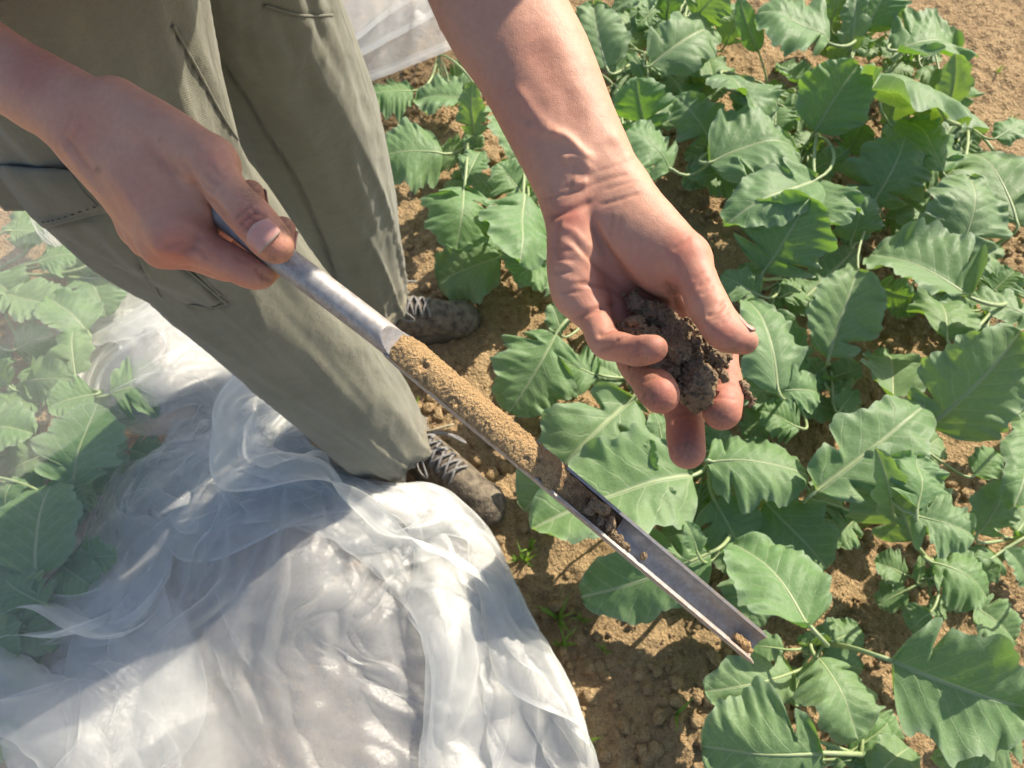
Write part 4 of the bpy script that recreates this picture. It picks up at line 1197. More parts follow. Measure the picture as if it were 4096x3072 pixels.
dip += .004 * np.exp(-(np.linalg.norm((v - hp(.104, 0, -.062)) @ np.stack([HX, HY * .35, HZ * 2.5], 1), axis=1) / .009) ** 2)
parts.append((relax(v - nrm_h * dip[:, None], f, 1), f, .25 * np.ones(len(v)), np.zeros(len(v)), np.zeros(len(v))))
V = np.vstack([p[0] for p in parts])
off = np.cumsum([0] + [len(p[0]) for p in parts])
Fq = np.vstack([p[1] + o for p, o in zip(parts, off)])
person = empty('person', (-.3, .82, 0.0), 'person in olive work trousers leaning over, holding a soil sampler and a handful of soil', 'person')
PO = np.array([-.3, .82, 0.0])
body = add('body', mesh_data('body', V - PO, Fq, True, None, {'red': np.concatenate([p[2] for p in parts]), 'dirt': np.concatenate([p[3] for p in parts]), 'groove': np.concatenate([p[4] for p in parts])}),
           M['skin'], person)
hand_tree = BVHTree.FromPolygons([tuple(x) for x in V[:off[2]]], Fq[:len(parts[0][1]) + len(parts[1][1])].tolist())

def nail(tip, back, nrm, half_w, length, r, lift=.0005):
    """curved plate on the distal phalanx; tip, back in camera frame, nrm the side it sits on"""
    a = norm(np.asarray(tip) - np.asarray(back)); n = norm(np.asarray(nrm) - a * (np.asarray(nrm) @ a)); s = np.cross(a, n)
    nu, nv = 15, 15
    uu, vv_ = np.linspace(-1, 1, nu), np.linspace(0, 1, nv)
    P = []; al = []
    for u in uu:
        for t in vv_:
            w = half_w * (1 - .10 * (1 - t) ** 2)
            cut = length * (t - .5) + (-.10 * length * u * u * t * 1.2) + .16 * length * u * u * (1 - t)
            ang = u * w / r
            dr = s * math.sin(ang) + n * math.cos(ang)
            q = np.asarray(tip) + a * (cut - length * .38)
            o_, d_ = c2w(q + dr * .03), c2w(q) - c2w(q + dr * .03)
            h = hand_tree.ray_cast(Vector(o_), Vector(norm(d_)))
            rr = max(r * .8, np.linalg.norm(np.array(h[0]) - c2w(q)) if h[0] is not None else r)
            P.append((q, dr, rr)); al.append(t)
    rad = np.array([p[2] for p in P]).reshape(nu, nv)
    rad = np.maximum(rad, np.minimum(np.median(rad), rad + .001)) + lift
    for _ in range(2): rad[1:-1] = rad[1:-1] * .5 + (rad[2:] + rad[:-2]) * .25
    c = np.array([c2w(p[0] + p[1] * x) for p, x in zip(P, rad.ravel())])
    o = add('fingernail', mesh_data('fingernail', c - PO, quads_grid(nu, nv), True, None, {'along': np.array(al)}), M['nail'], person)
    md = o.modifiers.new('thick', 'SOLIDIFY'); md.thickness = 0.0009; md.offset = 0
    return o
nail(C(1112, 983, .379), C(1008, 876, .382), (-.10, -.05, -1.0), R(56, .379), R(96, .379), R(70, .379))['label'] = 'thumbnail with a dirty white edge'
nail(C(2978, 1366, .381), C(2890, 1310, .384), (.72, .66, -.12), R(44, .381), R(88, .381), R(57, .381), -.0002)
nail(C(1130, 918, .428), C(1112, 990, .424), (.7, .1, .7), R(40, .428), R(80, .428), R(53, .428))
nail(C(1003, 772, .436), C(1015, 860, .441), (.6, .3, .72), R(40, .436), R(80, .436), R(53, .436))

for sg in (-1, 1):
    iv_, if_2 = ico(3)
    eye = add('eye', mesh_data('eye', iv_ * .0118 + hp(.077, sg * .032, .012) - PO, if_2), M['eye'], person)
    eb = spline(np.array([hp(.097, sg * .016, .036), hp(.099, sg * .033, .041), hp(.088, sg * .052, .035)]), 9)
    vb, fb = tube(eb, np.array([.002, .004, .0045, .0045, .004, .0038, .003, .0025, .001]), 6)
    add('eyebrow', mesh_data('eyebrow', vb - PO, fb), M['hair'], person)
# shirt and hair (above the frame; they shade the hand and the thigh)
f2 = Field((-.66, .28, .86), (.25, 1.08, 1.62), 0.010)
for nd, k in upper[:3]:
    nn = [(np.array(p), r + .016) for p, r in nd]
    if nd is not upper[2][0]: nn = [nn[0], (nn[0][0] * .45 + nn[1][0] * .55, nn[1][1] + .008)]
    f2.chain(nn, k)
v, f = f2.mesh()
v = v + vnormals(v, f) * (0.010 * fbm(v * 14, 4, 3))[:, None]
add('shirt', mesh_data('shirt', v - PO, f), M['shirt'], person)
f3 = Field(HEAD - .17, HEAD + .17, 0.006)
f3.ell(HEAD - HX * .030 + HZ * .022, hd, (.092, .086, .108), .01)
v, f = f3.mesh()
v = v + vnormals(v, f) * (0.006 * fbm(v * 60, 4, 3))[:, None]
add('hair', mesh_data('hair', v - PO, f), M['hair'], person)

# ------------------------------------------------------------------ trousers
def leg(nodes, seed, nring=220, nseg=128):
    N = spline([np.append(W(px, py, d), R(hw, d)) for px, py, d, hw in nodes], nring)
    c, r = N[:, :3], N[:, 3]
    t = norm(np.gradient(c, axis=0))
    u = norm(np.cross(t, np.array([0, 1.0, 0.15]))); w = np.cross(t, u)
    a = np.linspace(0, 2 * math.pi, nseg, endpoint=False)
    s = np.linspace(0, 1, nring)
    dirs = np.cos(a)[None, :, None] * u[:, None] + np.sin(a)[None, :, None] * w[:, None]
    P = c[:, None] + dirs * (r * 0.97)[:, None, None]
    L = np.sum(np.linalg.norm(np.diff(c, axis=0), axis=1))
    Q = np.stack([np.cos(a)[None] * 1.2 + 0 * s[:, None], np.sin(a)[None] * 1.2 + 0 * s[:, None], s[:, None] * L * 1.0 + 0 * a[None]], -1)
    # long slow drapes down the leg, slanting pull folds, crushed folds near the hem
    d = 0.008 * fbm(Q * np.array([1.6, 1.6, 2.2]) + seed, seed, 3)
    sl = Q * np.array([1.1, 1.1, 6.0]) + np.stack([0 * Q[..., 0], 0 * Q[..., 0], 2.2 * Q[..., 0] + 1.2 * Q[..., 1]], -1)
    d = d + 0.0035 * (1 - np.abs(vnoise(sl + seed * 3, seed + 1)) * 2) * (0.5 + 0.8 * s[:, None] ** 3)
    d = d + 0.0013 * (1 - np.abs(vnoise(sl * 2.7 + seed, seed + 2)) * 2)
    fold = Q * np.array([.9, .9, 3.2]) + np.stack([0 * Q[..., 0], 0 * Q[..., 0], 1.5 * Q[..., 1] - 1.1 * Q[..., 0]], -1)
    d = d + 0.009 * np.clip(1 - 3.5 * np.abs(vnoise(fold + seed, seed + 21)), 0, 1) * (.4 + .6 * np.abs(1 - 2 * s[:, None]))
    d = d + 0.011 * np.clip((s[:, None] - .80) / .20, 0, 1) * vnoise(Q * np.array([2.5, 2.5, 22]), seed + 8)
    P = P + dirs * d[..., None]
    cuff = np.clip((s - .965) / .035, 0, 1)                  # turned, stitched cuff
    P = P + dirs * (.004 * np.exp(-((s - .955) / .008) ** 2) - .0 * cuff)[:, None, None]
    P[-1] = P[-2] - dirs[-1] * .006; P[-1] += t[-1] * -.006
    uv = np.stack([np.repeat(a[None] * .1, nring, 0), np.repeat(s[:, None] * L, nseg, 1)], -1)
    return P, dirs, uv, s

def quads_ring(nr, ns):
    i, j = np.meshgrid(np.arange(nr - 1), np.arange(ns), indexing='ij'); j2 = (j + 1) % ns
    return np.stack([i * ns + j, i * ns + j2, (i + 1) * ns + j2, (i + 1) * ns + j], -1).reshape(-1, 4)

near = [(120, -260, .66, 600), (330, 250, .745, 500), (565, 705, .85, 408), (820, 955, .955, 330), (1050, 1215, 1.07, 288), (1240, 1420, 1.2, 252), (1400, 1595, 1.33, 215), (1510, 1730, 1.45, 178), (1562, 1778, 1.515, 158)]
farl = [(850, -420, .80, 420), (985, -60, .90, 352), (1120, 240, 1.03, 322), (1245, 540, 1.2, 292), (1345, 800, 1.38, 246), (1425, 1050, 1.55, 196), (1462, 1215, 1.655, 168)]
SEAM_N = [([(0, 668), (100, 672), (230, 690), (330, 690)], 10, -3), ([(560, 930), (700, 1040), (905, 1216)], 8, -3), ([(905, 1216), (840, 1228), (760, 1218)], 8, -3), ([(585, 925), (720, 1030), (880, 1180)], 5, -1.2),
          ([(690, 100), (780, 260), (900, 480), (1010, 640)], 9, -2.0), ([(330, 700), (480, 900), (640, 1190)], 5, -1)]
SEAM_F = [([(700, 0), (862, 219), (980, 392), (1080, 560), (1175, 705), (1290, 960), (1350, 1150)], 9, -2.5), ([(1060, 20), (1200, 60), (1330, 60)], 10, -2.5)]
tv, tf, tuv, tseam, tdust = [], [], [], [], []
k = 0
for nodes, seed, seams, raise_ in ((near, 5, SEAM_N, [(40, 880), (430, 850), (560, 925), (905, 1213), (790, 1232), (600, 1130), (250, 935)]), (farl, 11, SEAM_F, None)):
    P, dirs, uv, s = leg(nodes, seed)
    nr, ns = P.shape[:2]
    p = P.reshape(-1, 3); dd = dirs.reshape(-1, 3)
    q = w2px(p)
    face = np.clip(-(dd * norm(p - CAM)).sum(1) * 2, 0, 1)
    seam = np.zeros(len(p))
    for line, wd, mm in seams:
        d, t_ = seg_dist(q, spline(line, 24))
        g = np.exp(-(d / wd) ** 2) * face
        seam = np.maximum(seam, g); p = p + dd * (g * mm * .001)[:, None]
    if raise_:
        poly = np.array(raise_, float)
        inside = np.zeros(len(q), bool)
        for i in range(len(poly)):
            a, b = poly[i], poly[(i + 1) % len(poly)]
            cnd = (a[1] > q[:, 1]) != (b[1] > q[:, 1])
            inside ^= cnd & (q[:, 0] < (b[0] - a[0]) * (q[:, 1] - a[1]) / (b[1] - a[1] + 1e-9) + a[0])
        d, _ = seg_dist(q, np.vstack([poly, poly[:1]]))
        p = p + dd * (np.where(inside, np.clip(d / 14, 0, 1), 0) * face * .007)[:, None]
    tv.append(p); tf.append(quads_ring(nr, ns) + k); tuv.append(uv.reshape(-1, 2)); tseam.append(seam)
    tdust.append(np.clip((np.repeat(s, ns) - .72) / .28, 0, 1)); k += len(p)
fp = Field((-.72, .40, .80), (-.12, 1.08, 1.22), 0.010)          # seat of the trousers joins the legs above the frame
hn, hf = W(*near[0][:3]), W(*farl[0][:3])
fp.chain([((hn), .118), (hn * .5 + hf * .5 + [-.08, .03, .03], .13), (hf, .110)], .03)
fp.chain([(hn * .5 + hf * .5 + [-.08, .03, .0], .13), (np.array([-.43, .78, 1.16]), .14)], .03)
v, f = fp.mesh()
tv.append(v); tf.append(f + k); tuv.append(v[:, :2]); tseam.append(np.zeros(len(v))); tdust.append(np.zeros(len(v)))
TV, TF = np.vstack(tv), np.vstack(tf)
trousers = add('trousers', mesh_data('trousers', TV - PO, TF, True, np.vstack(tuv), {'seam': np.concatenate(tseam), 'dust': np.concatenate(tdust)}), M['trousers'], person)
trousers['label'] = 'olive grey cargo trousers'
leg_tree = BVHTree.FromPolygons([tuple(x) for x in TV], TF.tolist())

def on_leg(px, py, lift):
    r = norm(ray(px, py))
    h = leg_tree.ray_cast(Vector(CAM), Vector(r))
    if h[0] is None: return None
    return np.array(h[0]) - r * lift

def patch(corner_rows, nu, nv, lift, name, thick=0.003, belly=0.0):
    """cloth piece lying on the trousers, given by two px edges"""
    A, B = spline(corner_rows[0], nu), spline(corner_rows[1], nu)
    pts = np.zeros((nu, nv, 3)); last = None
    for i in range(nu):
        for j in range(nv):
            t = j / (nv - 1)
            q = A[i] * (1 - t) + B[i] * t
            h = on_leg(q[0], q[1], lift + belly * math.sin(math.pi * t) + .004 * t)
            pts[i, j] = np.nan if h is None else h
    for i in range(nu):                                      # past the rim of the leg: carry the last points on
        ok = np.where(~np.isnan(pts[i, :, 0]))[0]
        for j in range(nv):
            if np.isnan(pts[i, j, 0]):
                pts[i, j] = pts[i, ok[-1]] + (0, 0, -.004 * (j - ok[-1])) if len(ok) else pts[max(i - 1, 0), j]
    for i in range(nu - 2, -1, -1):
        if np.isnan(pts[i]).any(): pts[i] = pts[i + 1] + (-.004, 0, 0)
    for _ in range(3):                                       # even out jumps at the leg's rim
        pts[1:-1] = pts[1:-1] * .5 + (pts[2:] + pts[:-2]) * .25
    n = pts.reshape(-1, 3)
    o = add(name, mesh_data(name, n - PO, quads_grid(nu, nv), True, np.stack(np.meshgrid(np.linspace(0, .2, nu), np.linspace(0, .08, nv), indexing='ij'), -1).reshape(-1, 2),
                            {'seam': np.zeros(len(n)), 'dust': np.zeros(len(n))}), M['trousers'], trousers)
    md = o.modifiers.new('thick', 'SOLIDIFY'); md.thickness = thick; md.offset = 0
    return o
flap = patch([[(-60, 660), (10, 662), (130, 672), (300, 684), (420, 730)], [(-60, 780), (5, 832), (85, 905), (195, 908), (436, 842)]], 44, 16, .010, 'pocket_flap', .004, .006)
for row in ([(-150, 745), (0, 800), (95, 880), (200, 884), (400, 822)], [(290, 700), (340, 770), (395, 824)]):
    L_ = spline(row, 30)
    st = []
    for i in range(0, 30):
        a = on_leg(*L_[i], .0215); b = on_leg(*(L_[i] * .55 + L_[min(i + 1, 29)] * .45), .0215)
        if a is not None and b is not None and np.linalg.norm(a - b) > 1e-4 and np.linalg.norm(a - b) < .03: st.append(tube(np.array([a, (a + b) / 2 , b]), .0005, 5))
    if st:
        v, f = join_parts(st); o = add('stitching', mesh_data('stitching', v - PO, f), M['shirt'], trousers); o['kind'] = 'stuff'

# raised welt seams with stitches beside them
for lines in (SEAM_N, SEAM_F):
    for line, wd, mm in lines:
        L_ = spline(line, 40)
        pts = [on_leg(*q, .0012) for q in L_]
        welt_points = [q for q in pts if q is not None]
        if len(welt_points) < 12: continue
        welt_points = np.array(welt_points)
        keep = [0]
        for i in range(1, len(welt_points)):
            if np.linalg.norm(welt_points[i] - welt_points[keep[-1]]) < .06: keep.append(i)
            else: break
        welt_points = welt_points[keep]
        if len(welt_points) < 10: continue
        for _ in range(2): welt_points[1:-1] = welt_points[1:-1] * .5 + (welt_points[2:] + welt_points[:-2]) * .25
        v, f = tube(welt_points, .0016, 6)
        n_ = len(v)
        add('seam', mesh_data('seam', v - PO, f, True, v[:, :2], {'seam': np.zeros(n_), 'dust': np.zeros(n_)}), M['trousers'], trousers)
# ------------------------------------------------------------------ shoes
def make_shoe(heel, yaw, label, with_end):
    f = Field((-.06, -.075, -.005), (.30, .075, .20), 0.0035)
    f.chain([(np.array(p), r) for p, r in (((0, 0, .045), .034), ((.06, -.002, .050), .038), ((.13, 0, .046), .040), ((.19, .004, .036), .041), ((.238, .004, .030), .036))], .012)
    f.ell((.235, .004, .028), I3, (.050, .047, .034), .012)
    f.ell((.13, 0, .05), I3, (.12, .040, .045), .015)
    f.chain([(np.array(p), r) for p, r in (((.03, 0, .05), .040), ((.025, 0, .105), .043))], .02)
    f.chain([(np.array(p), r) for p, r in (((.05, 0, .09), .033), ((.12, 0, .068), .032))], .02)
    v, q = f.mesh()
    v[:, 2] = np.maximum(v[:, 2], 0.012)
    v = relax(v, q, 2)
    v = v + vnormals(v, q) * (0.0016 * fbm(v * 60, 3, 3))[:, None]
    Rz = np.array([[math.cos(yaw), -math.sin(yaw), 0], [math.sin(yaw), math.cos(yaw), 0], [0, 0, 1]])
    base = np.array([heel[0], heel[1], float(ground_z(np.array([heel[0]]), np.array([heel[1]]))[0]) + .004])
    tr = lambda p: np.asarray(p) @ Rz.T + base - PO
    up = add('shoe', mesh_data('shoe', tr(v), q), M['suede'], person); up['label'] = label
    # sole: outline loft with a toe bumper
    a = np.linspace(0, 2 * math.pi, 72, endpoint=False)
    ox = .108 + .176 * np.cos(a); oy = .0475 * np.sign(np.sin(a)) * np.abs(np.sin(a)) ** .75 * (1 + .10 * np.cos(a)) + .003
    rows = []
    for z, g in ((-.004, .95), (.004, 1.0), (.014, 1.015), (.024, 1.0), (.029, .955)):
        zz = z + .010 * np.clip((ox - .22) / .06, 0, 1) * (z > .02) + .006 * np.clip((ox - .2) / .08, 0, 1) ** 2
        tread = .0015 * np.sign(np.sin(a * 30)) * (z < .016)
        rows.append(np.stack([.108 + (ox - .108) * g + tread * np.cos(a), oy * g + tread * np.sin(a), zz], -1))
    R_ = np.array(rows)
    vv = np.vstack([R_.reshape(-1, 3), [[.108, 0, .029]], [[.108, 0, -.004]]])
    i, j = np.meshgrid(np.arange(4), np.arange(72), indexing='ij'); j2 = (j + 1) % 72
    ff = np.stack([i * 72 + j, i * 72 + j2, (i + 1) * 72 + j2, (i + 1) * 72 + j], -1).reshape(-1, 4).tolist()
    ff += [(288 + x, 288 + (x + 1) % 72, 360) for x in range(72)] + [((x + 1) % 72, x, 361) for x in range(72)]
    add('sole', mesh_data('sole', tr(vv), ff), M['sole'], up)
    tree = BVHTree.FromPolygons([tuple(x) for x in v], q.tolist())
    def drop(x, y, lift):
        h = tree.ray_cast(Vector((x, y, .3)), Vector((0, 0, -1)))
        return np.array([x, y, (h[0].z if h[0] else .05) + lift])
    # tongue and eyelet stays as raised strips
    for nm, y0, y1, x0, x1, lift in (('tongue', -.014, .014, .055, .165, .004), ('eyelet_stay', -.030, -.014, .065, .165, .0045), ('eyelet_stay', .014, .030, .065, .165, .0045)):
        nu, nv = 18, 7
        g = np.array([[drop(x, y, lift) for y in np.linspace(y0, y1, nv)] for x in np.linspace(x0, x1, nu)]).reshape(-1, 3)
        o = add(nm, mesh_data(nm, tr(g), quads_grid(nu, nv)), M['suede'] if nm != 'tongue' else M['sole'], up)
        md = o.modifiers.new('thick', 'SOLIDIFY'); md.thickness = .004; md.offset = -1
    rs = np.random.RandomState(int(abs(yaw) * 100) + 3)
    xs = np.linspace(.068, .158, 6)
    for i_, x in enumerate(xs):
        for sg in (-1, 1):
            pts = [drop(x, sg * .026, .004), drop(x + .004, sg * .012, .010), drop(x + .012, -sg * .010, .010), drop(x + .016, -sg * .026, .005)]
            vv, ff = tube(spline(pts, 10), .0029, 7)
            add('shoe_lace', mesh_data('shoe_lace', tr(vv), ff), M['lace'], up)
    kn = drop(.072, 0, .016)
    for sg, dx in ((-1, .03), (1, .035)):
        pts = [kn, kn + [dx, sg * .03, .006], kn + [dx + .04, sg * .052, -.022], kn + [dx + .01, sg * .048, -.020], kn + [.0, sg * .006, .0]]
        vv, ff = tube(spline(pts, 22), .0024, 7)
        add('lace_loop', mesh_data('lace_loop', tr(vv), ff), M['lace'], up)
    if with_end:
        pts = [kn, kn + [.02, .02, .012], kn + [.045, .055, .018]]
        vv, ff = tube(spline(pts, 10), .0026, 7)
        add('lace_end', mesh_data('lace_end', tr(vv), ff), M['tip'], up)
    # sock cuff
    c = [(.022, 0, .10), (.012, 0, .15)]
    vv, ff = tube(spline(np.array(c), 6), .036, 24)
    add('sock', mesh_data('sock', tr(vv), ff), M['sock'], up)
    return up
t0, t1 = G(1585, 1705, 0.06), G(1995, 2070, .03)
yaw = math.atan2(t1[1] - t0[1], t1[0] - t0[0])
make_shoe(t1[:2] - np.array([math.cos(yaw), math.sin(yaw)]) * .282, yaw, 'dusty brown suede shoe with loose grey laces, nearer foot', True)
t0, t1 = G(1600, 1275, 0.05), G(1915, 1275, .03)
yaw = math.atan2(t1[1] - t0[1], t1[0] - t0[0])
make_shoe(t1[:2] - np.array([math.cos(yaw), math.sin(yaw)]) * .282, yaw, 'dusty brown suede shoe half hidden behind the sampler', False)
# ------------------------------------------------------------------ soil sampler: round tube, bevel cut, open half tube
def arc_frame(axis_pts, n):
    A = spline(axis_pts, n)
    t = norm(np.gradient(A, axis=0))
    view = norm(CAM - A)
    side = norm(np.cross(t, view))                          # towards the lower left of the picture
    if (w2px(A[n // 2] + side[n // 2] * .01) - w2px(A[n // 2]))[0] > 0: side = -side
    no = norm(np.cross(side, t)); no = no * np.sign((no * view).sum(1))[:, None]
    return A, t, side, no

AX = [W(600, 625, .420), W(860, 827, .408), W(1125, 1032, .3985), W(1350, 1200, .400), W(1560, 1362, .404), W(1850, 1602, .409), W(2200, 1893, .413), W(2600, 2230, .416), W(3042, 2602, .419)]
NA = 321
A, t, sd, no = arc_frame(AX, NA)
TW = math.radians(21)
op = norm(no * math.cos(TW) - sd * math.sin(TW))            # opening leans to the upper right, so the inner far wall shows
sx = np.cross(t, op)
sx = sx * np.sign((sx * sd).sum(1))[:, None]
pxs = w2px(A)[:, 0]
i0, i1 = int(np.argmin(np.abs(pxs - 1525))), int(np.argmin(np.abs(pxs - 1605)))
SO = A[NA // 2].copy()
sampler = empty('soil_sampler', SO, 'grey galvanised steel soil sampling tube with one open half tube end', 'soil sampler')
# closed tube with the bevelled end
na = 48
ang = np.linspace(0, 2 * math.pi, na, endpoint=False)
rows, ds = [], []
for i in range(0, i1 + 1):
    r = .0077
    h = r if i < i0 else r + (.0008 - r) * ((i - i0) / (i1 - i0)) ** .8
    cx, cy = np.sin(ang) * r, np.cos(ang) * r
    cy = np.minimum(cy, h)
    rows.append(A[i] + cx[:, None] * sx[i] + cy[:, None] * op[i])
    ds.append(np.full(na, .12 + .25 * (i / i1) ** 3))
Rw = np.array(rows); n_r = len(Rw)
vv = np.vstack([Rw.reshape(-1, 3), A[0], A[i1] - op[i1] * .003])
ff = quads_ring(n_r, na).tolist() + [((j + 1) % na, j, n_r * na) for j in range(na)] + [((n_r - 1) * na + j, (n_r - 1) * na + (j + 1) % na, n_r * na + 1) for j in range(na)]
tb = add('tube', mesh_data('tube', vv - SO, ff, True, None, {'dust': np.concatenate(ds + [np.zeros(2)])}), M['metal'], sampler)
md = tb.modifiers.new('edges', 'EDGE_SPLIT'); md.split_angle = math.radians(28)
# open half tube
ih = int(np.argmin(np.abs(pxs - 1572)))
lip = math.radians(106)
ao = np.linspace(-lip, lip, 33)
rows, ds = [], []
rs = np.random.RandomState(4)
for i in range(ih, NA):
    k = min(1.0, (i - ih) / 8)
    r_o, r_i = .0083 + .0008 * k, .0074
    e = 0 if i < NA - 3 else (i - NA + 4) * .0004
    a2 = ao * (1 - .16 * max(0, (i - NA + 4) / 3.) ** 2) * (.9 + .1 * k)
    o_ = A[i] + np.sin(a2)[:, None] * (r_o - e * .5) * sx[i] - np.cos(a2)[:, None] * (r_o - e * .5) * op[i]
    q_ = A[i] + np.sin(a2)[::-1, None] * (r_i + e * .3) * sx[i] - np.cos(a2)[::-1, None] * (r_i + e * .3) * op[i]
    rows.append(np.vstack([o_, q_]))
    f_ = (i - ih) / (NA - ih)
    inner = np.clip((f_ - .72) * 3, 0, 1) * .9
    ds.append(np.concatenate([np.full(33, .25 + .7 * np.clip((f_ - .35) * 1.8, 0, 1)), np.full(33, .06 + inner)]))
Rw = np.array(rows); n_r, m_r = Rw.shape[:2]
ff = quads_ring(n_r, m_r).tolist()
ff += [tuple([x, x + 1, m_r - 2 - x, m_r - 1 - x]) for x in range(32)]
b0 = (n_r - 1) * m_r
ff += [tuple([b0 + x + 1, b0 + x, b0 + m_r - 1 - x, b0 + m_r - 2 - x]) for x in range(32)]
tg = add('open_half_tube', mesh_data('open_half_tube', Rw.reshape(-1, 3) - SO, ff, True, None, {'dust': np.concatenate(ds)}), M['metal'], sampler)
md = tg.modifiers.new('edges', 'EDGE_SPLIT'); md.split_angle = math.radians(35)

# ------------------------------------------------------------------ soil core lying in the open half
c0, c1 = i1 - 4, int(np.argmin(np.abs(pxs - 2470)))
ns, nu = 620, 56
idx = np.linspace(c0, c1, ns)
ia = idx.astype(int); fr_ = (idx - ia)[:, None]
lerp = lambda Q: Q[ia] * (1 - fr_) + Q[np.minimum(ia + 1, NA - 1)] * fr_
Ac, Oc, Sc = lerp(A), norm(lerp(op)), norm(lerp(sx))
th = np.linspace(0, 2 * math.pi, nu, endpoint=False)
s = np.linspace(0, 1, ns)
prof = np.interp(s, [0, .02, .06, .5, .70, .80, .88, .95, 1], [.0030, .0052, .0074, .0072, .0060, .0046, .0032, .0010, -.003])
P = np.zeros((ns, nu, 3))
cx, cy = np.sin(th)[None] * .00705, np.cos(th)[None]
top = np.clip(cy, 0, 1)
hh = np.where(cy > 0, cy ** .8 * 1, cy)
hh = np.where(cy > 0, np.clip(cy, 0, 1) ** .75 * prof[:, None], cy * .00705)
wid = .00705 + .0022 * np.exp(-((cy - .35) / .3) ** 2) * (prof[:, None] > .005)
P = Ac[:, None] + (np.sin(th)[None] * wid)[..., None] * Sc[:, None] + hh[..., None] * Oc[:, None]
nrm_ = norm(np.sin(th)[None, :, None] * Sc[:, None] + np.cos(th)[None, :, None] * Oc[:, None])
nz = 0.0008 * fbm(P * 170, 2, 4, .6) + 0.0004 * np.abs(vnoise(P * 650, 8)) + .0005 * vnoise(P * 1300, 9)
pit = np.clip(fbm(P * 150, 31, 2) - .34, 0, 1) * -.006
P = P + nrm_ * ((nz + pit) * (top > .02) + 0 * nz)[..., None]
dark_tone = np.interp(s, [0, .55, .70, .80, 1], [-.08, -.04, .06, .30, .55])  # core colour gets darker towards its far end
dark_tone = np.repeat(dark_tone[:, None], nu, 1) + np.where(pit < -.0005, .12, 0)  # pits take a darker tone than the surface around them
CO = Ac[ns // 2]
v = np.vstack([P.reshape(-1, 3), Ac[0], Ac[-1]])
ff = quads_ring(ns, nu).tolist() + [((j + 1) % nu, j, ns * nu) for j in range(nu)] + [((ns - 1) * nu + j, (ns - 1) * nu + (j + 1) % nu, ns * nu + 1) for j in range(nu)]
core = add('soil_core', mesh_data('soil_core', v - CO, ff, True, None, {'dark_tone': np.concatenate([dark_tone.ravel(), [0, .5]])}), M['core'], loc=CO,
           label='long tan soil core lying in the open half of the sampler', category='soil core')

def lump(name, items, h, amp, mat, label=None, cat='soil clod', group=None, seed=1, fq=190):
    """crumbly clod: (px, py, depth, radius px) blobs"""
    pts = np.array([C(a, b, d) for a, b, d, r in items]); rr = np.array([R(r, d) for a, b, d, r in items])
    m = rr.max() + .004
    f = Field(pts.min(0) - m, pts.max(0) + m, h)
    rs = np.random.RandomState(seed)
    for p, r in zip(pts, rr):
        ax = norm(rs.normal(size=3)); b = norm(np.cross(ax, rs.normal(size=3)))
        f.ell(p, np.array([ax, b, np.cross(ax, b)]), r * rs.uniform(.75, 1.1, 3), .0015)
        for _ in range(5):
            o = norm(rs.normal(size=3)) * r * .75
            f.ell(p + o, I3, np.full(3, r * rs.uniform(.25, .45)), .0012)
    X_ = np.stack(np.meshgrid(*f.ax, indexing='ij'), -1)
    f.D += (amp * fbm(X_ * fq, seed, 3, .6) + amp * .5 * vnoise(X_ * fq * 4.5, seed + 9)).astype(np.float32)
    v, q = f.mesh()
    w = c2w(v); o = w.mean(0)
    q = q[:, ::1]
    ob = add(name, mesh_data(name, w - o, q), mat, loc=o)
    if label:
        ob['label'], ob['category'] = label, cat
        if group: ob['group'] = group
    return ob
# dark broken soil past the end of the core
lump('soil_clod', [(2375, 2015, .4105, 26), (2398, 2030, .409, 28), (2420, 2040, .408, 22), (2355, 2040, .411, 22)], .00045, .0011, M['clod'], 'dark ragged soil crumb standing on the sampler rim at the core end', group='clods in the sampler', seed=3, fq=300)
lump('soil_clod', [(2400, 2085, .414, 26), (2425, 2110, .415, 24), (2440, 2095, .414, 26)], .00045, .0010, M['clod'], 'dark soil crumb in the half tube just past the core', group='clods in the sampler', seed=5, fq=300)
lump('soil_clod', [(2452, 2135, .417, 20), (2476, 2160, .417, 22), (2500, 2185, .417, 16), (2515, 2200, .418, 11)], .00045, .0009, M['clod'], 'dark elongated soil crumb along the half tube floor', group='clods in the sampler', seed=6, fq=300)
lump('soil_clod', [(2575, 2225, .418, 15)], .0004, .0007, M['clod'], 'lone small dark crumb on the bare half tube floor', group='clods in the sampler', seed=8, fq=320)
lump('soil_clod', [(2965, 2560, .4215, 16), (2985, 2580, .4215, 18), (3000, 2600, .4215, 12), (2945, 2545, .422, 10)], .00045, .0009, M['core'], 'tan soil crumb at the tip of the sampler', group='clods in the sampler', seed=9, fq=300)
# ------------------------------------------------------------------ handful of soil on the palm
heap = [(2545, 1215, .421, 30), (2575, 1235, .420, 42), (2620, 1262, .420, 62), (2660, 1285, .418, 60), (2545, 1318, .413, 44), (2515, 1315, .414, 26), (2585, 1345, .409, 46), (2625, 1370, .407, 46),
        (2680, 1300, .415, 55), (2700, 1345, .411, 60), (2660, 1385, .405, 46), (2715, 1405, .403, 62), (2770, 1390, .408, 62), (2812, 1400, .408, 55), (2858, 1412, .405, 52), (2885, 1425, .404, 40),
        (2770, 1455, .403, 52), (2640, 1458, .407, 48), (2690, 1472, .404, 46), (2600, 1478, .412, 24), (2555, 1472, .415, 16), (2830, 1450, .406, 42), (2740, 1340, .412, 56), (2790, 1360, .412, 50)]
_h = np.random.RandomState(8)
for _ in range(90):
    a_ = heap[_h.randint(24)]; g_ = _h.uniform(0, 6.28); q_ = a_[3] * _h.uniform(.3, 1.0)
    heap.append((a_[0] + q_ * math.cos(g_), a_[1] + q_ * math.sin(g_), a_[2] - _h.uniform(.2, .9) * R(a_[3], a_[2]), _h.uniform(8, 22)))
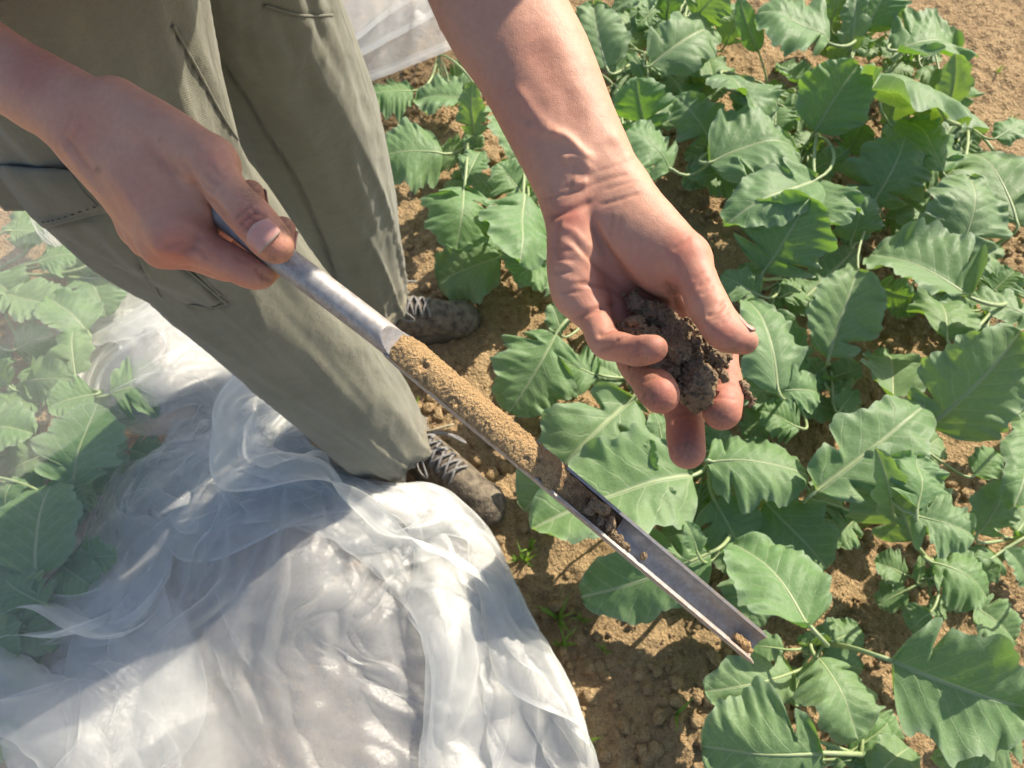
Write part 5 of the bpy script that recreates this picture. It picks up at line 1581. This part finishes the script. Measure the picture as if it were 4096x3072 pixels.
lump('soil_heap', heap, .0007, .0024, M['clod'], 'crumbly heap of brown soil cupped in the palm under the thumb', 'soil', seed=2)
lump('soil_clod', [(2782, 1545, .402, 82), (2800, 1520, .401, 66), (2760, 1575, .403, 60), (2785, 1600, .404, 46), (2750, 1510, .399, 22), (2820, 1565, .397, 24), (2770, 1540, .393, 20), (2800, 1610, .400, 20), (2740, 1560, .401, 22), (2812, 1500, .397, 22)], .0007, .0023, M['clod'], 'large round soil clod resting between the fingers', group='clods in the hand', seed=4)
lump('soil_clod', [(2872, 1478, .402, 22), (2890, 1500, .401, 22), (2905, 1515, .401, 18)], .0005, .0010, M['clod'], 'small oblong soil clod lying on the index finger', group='clods in the hand', seed=7, fq=280)
lump('soil_flake', [(2970, 1525, .411, 13), (2982, 1550, .411, 16), (2996, 1580, .412, 20), (3012, 1600, .412, 17), (3003, 1615, .412, 12)], .0005, .0011, M['clod'], 'thin ragged soil flake hanging off the side of the index finger', 'soil clod', seed=10, fq=300)

for i, (x, y, d, r, lab) in enumerate([(2495, 1180, .423, 9, 'largest loose soil crumb above the heap on the palm'), (2508, 1196, .422, 6, 'smallest loose soil crumb touching the heap on the palm'), (2550, 1165, .423, 8, 'topmost loose soil crumb on the palm lines'),
        (2470, 1300, .414, 8, 'loose soil crumb on the little finger base'), (2905, 1465, .405, 9, 'loose soil crumb on the index finger below the thumb')]):
    lump('soil_crumb', [(x, y, d, r)], .0004, .0005, M['clod'], lab, 'soil crumb', 'loose crumbs on the palm', 20 + i, 420)
# ------------------------------------------------------------------ small weeds
WEEDS = [(2235, 2470, 9, .075, 'grass tuft in the sun right of the net edge'), (2120, 2190, 8, .045, 'grass tuft near the toe of the shoe'), (1665, 1640, 7, .07, 'grass tuft between the two shoes'), (2100, 2240, 6, .05, 'sparse grass tuft below the toe of the shoe'),
         (2330, 2470, 5, .03, 'tiny grass seedling beside the sunlit soil'), (2240, 2580, 6, .06, 'grass tuft close to the net tail'), (2420, 2600, 4, .03, 'tiny grass seedling in the bare strip'), (2700, 2860, 4, .05, 'thin grass tuft in the shaded soil near the bottom'),
         (2360, 2960, 5, .04, 'grass tuft at the bottom beside the net'), (3650, 340, 8, .04, 'light green weed at the far edge of the bed'), (3700, 260, 6, .035, 'small weed behind the pale toothed leaf'), (3640, 430, 7, .05, 'bright weed under an arching leaf'),
         (3980, 300, 6, .03, 'small weed on the bare soil at the upper right'), (3560, 200, 5, .04, 'weed beside the far upright leaves'), (2810, 270, 4, .06, 'yellow green seedling in the upper bed'), (3390, 2120, 4, .06, 'yellow green seedling under the broad dark leaf'),
         (4040, 480, 5, .03, 'small weed near the right edge above a pale leaf'), (2070, 2230, 5, .03, 'tiny weed on the sunlit soil by the shoe toe')]
for i, (px, py, n, h, lab) in enumerate(WEEDS):
    rs = np.random.RandomState(i + 40)
    c = G(px, py, 0.0); c[2] = float(ground_z(c[:1], c[1:2])[0])
    root = empty('grass_tuft', c, lab, 'weed', 'weeds between the plants')
    for k in range(n):
        a = rs.uniform(0, 6.28); L = h * rs.uniform(.6, 1.15); lean = rs.uniform(.25, .9)
        d = np.array([math.cos(a), math.sin(a), 0]); sd_ = np.array([-d[1], d[0], 0])
        t = np.linspace(0, 1, 7)
        mid = d * (L * lean * t ** 1.6)[:, None] + np.array([0, 0, 1.0]) * (L * (t - .35 * lean * t ** 2))[:, None] + d * .004 * rs.rand()
        w = (.0022 + .02 * h) * (1 - t) ** .6 * np.minimum(1, t * 6 + .4)
        v = np.stack([mid - sd_ * w[:, None], mid + np.array([0, 0, -.0006]) , mid + sd_ * w[:, None]], 1).reshape(-1, 3)
        add('blade', mesh_data('blade', v, quads_grid(7, 3)), M['grass'], root)
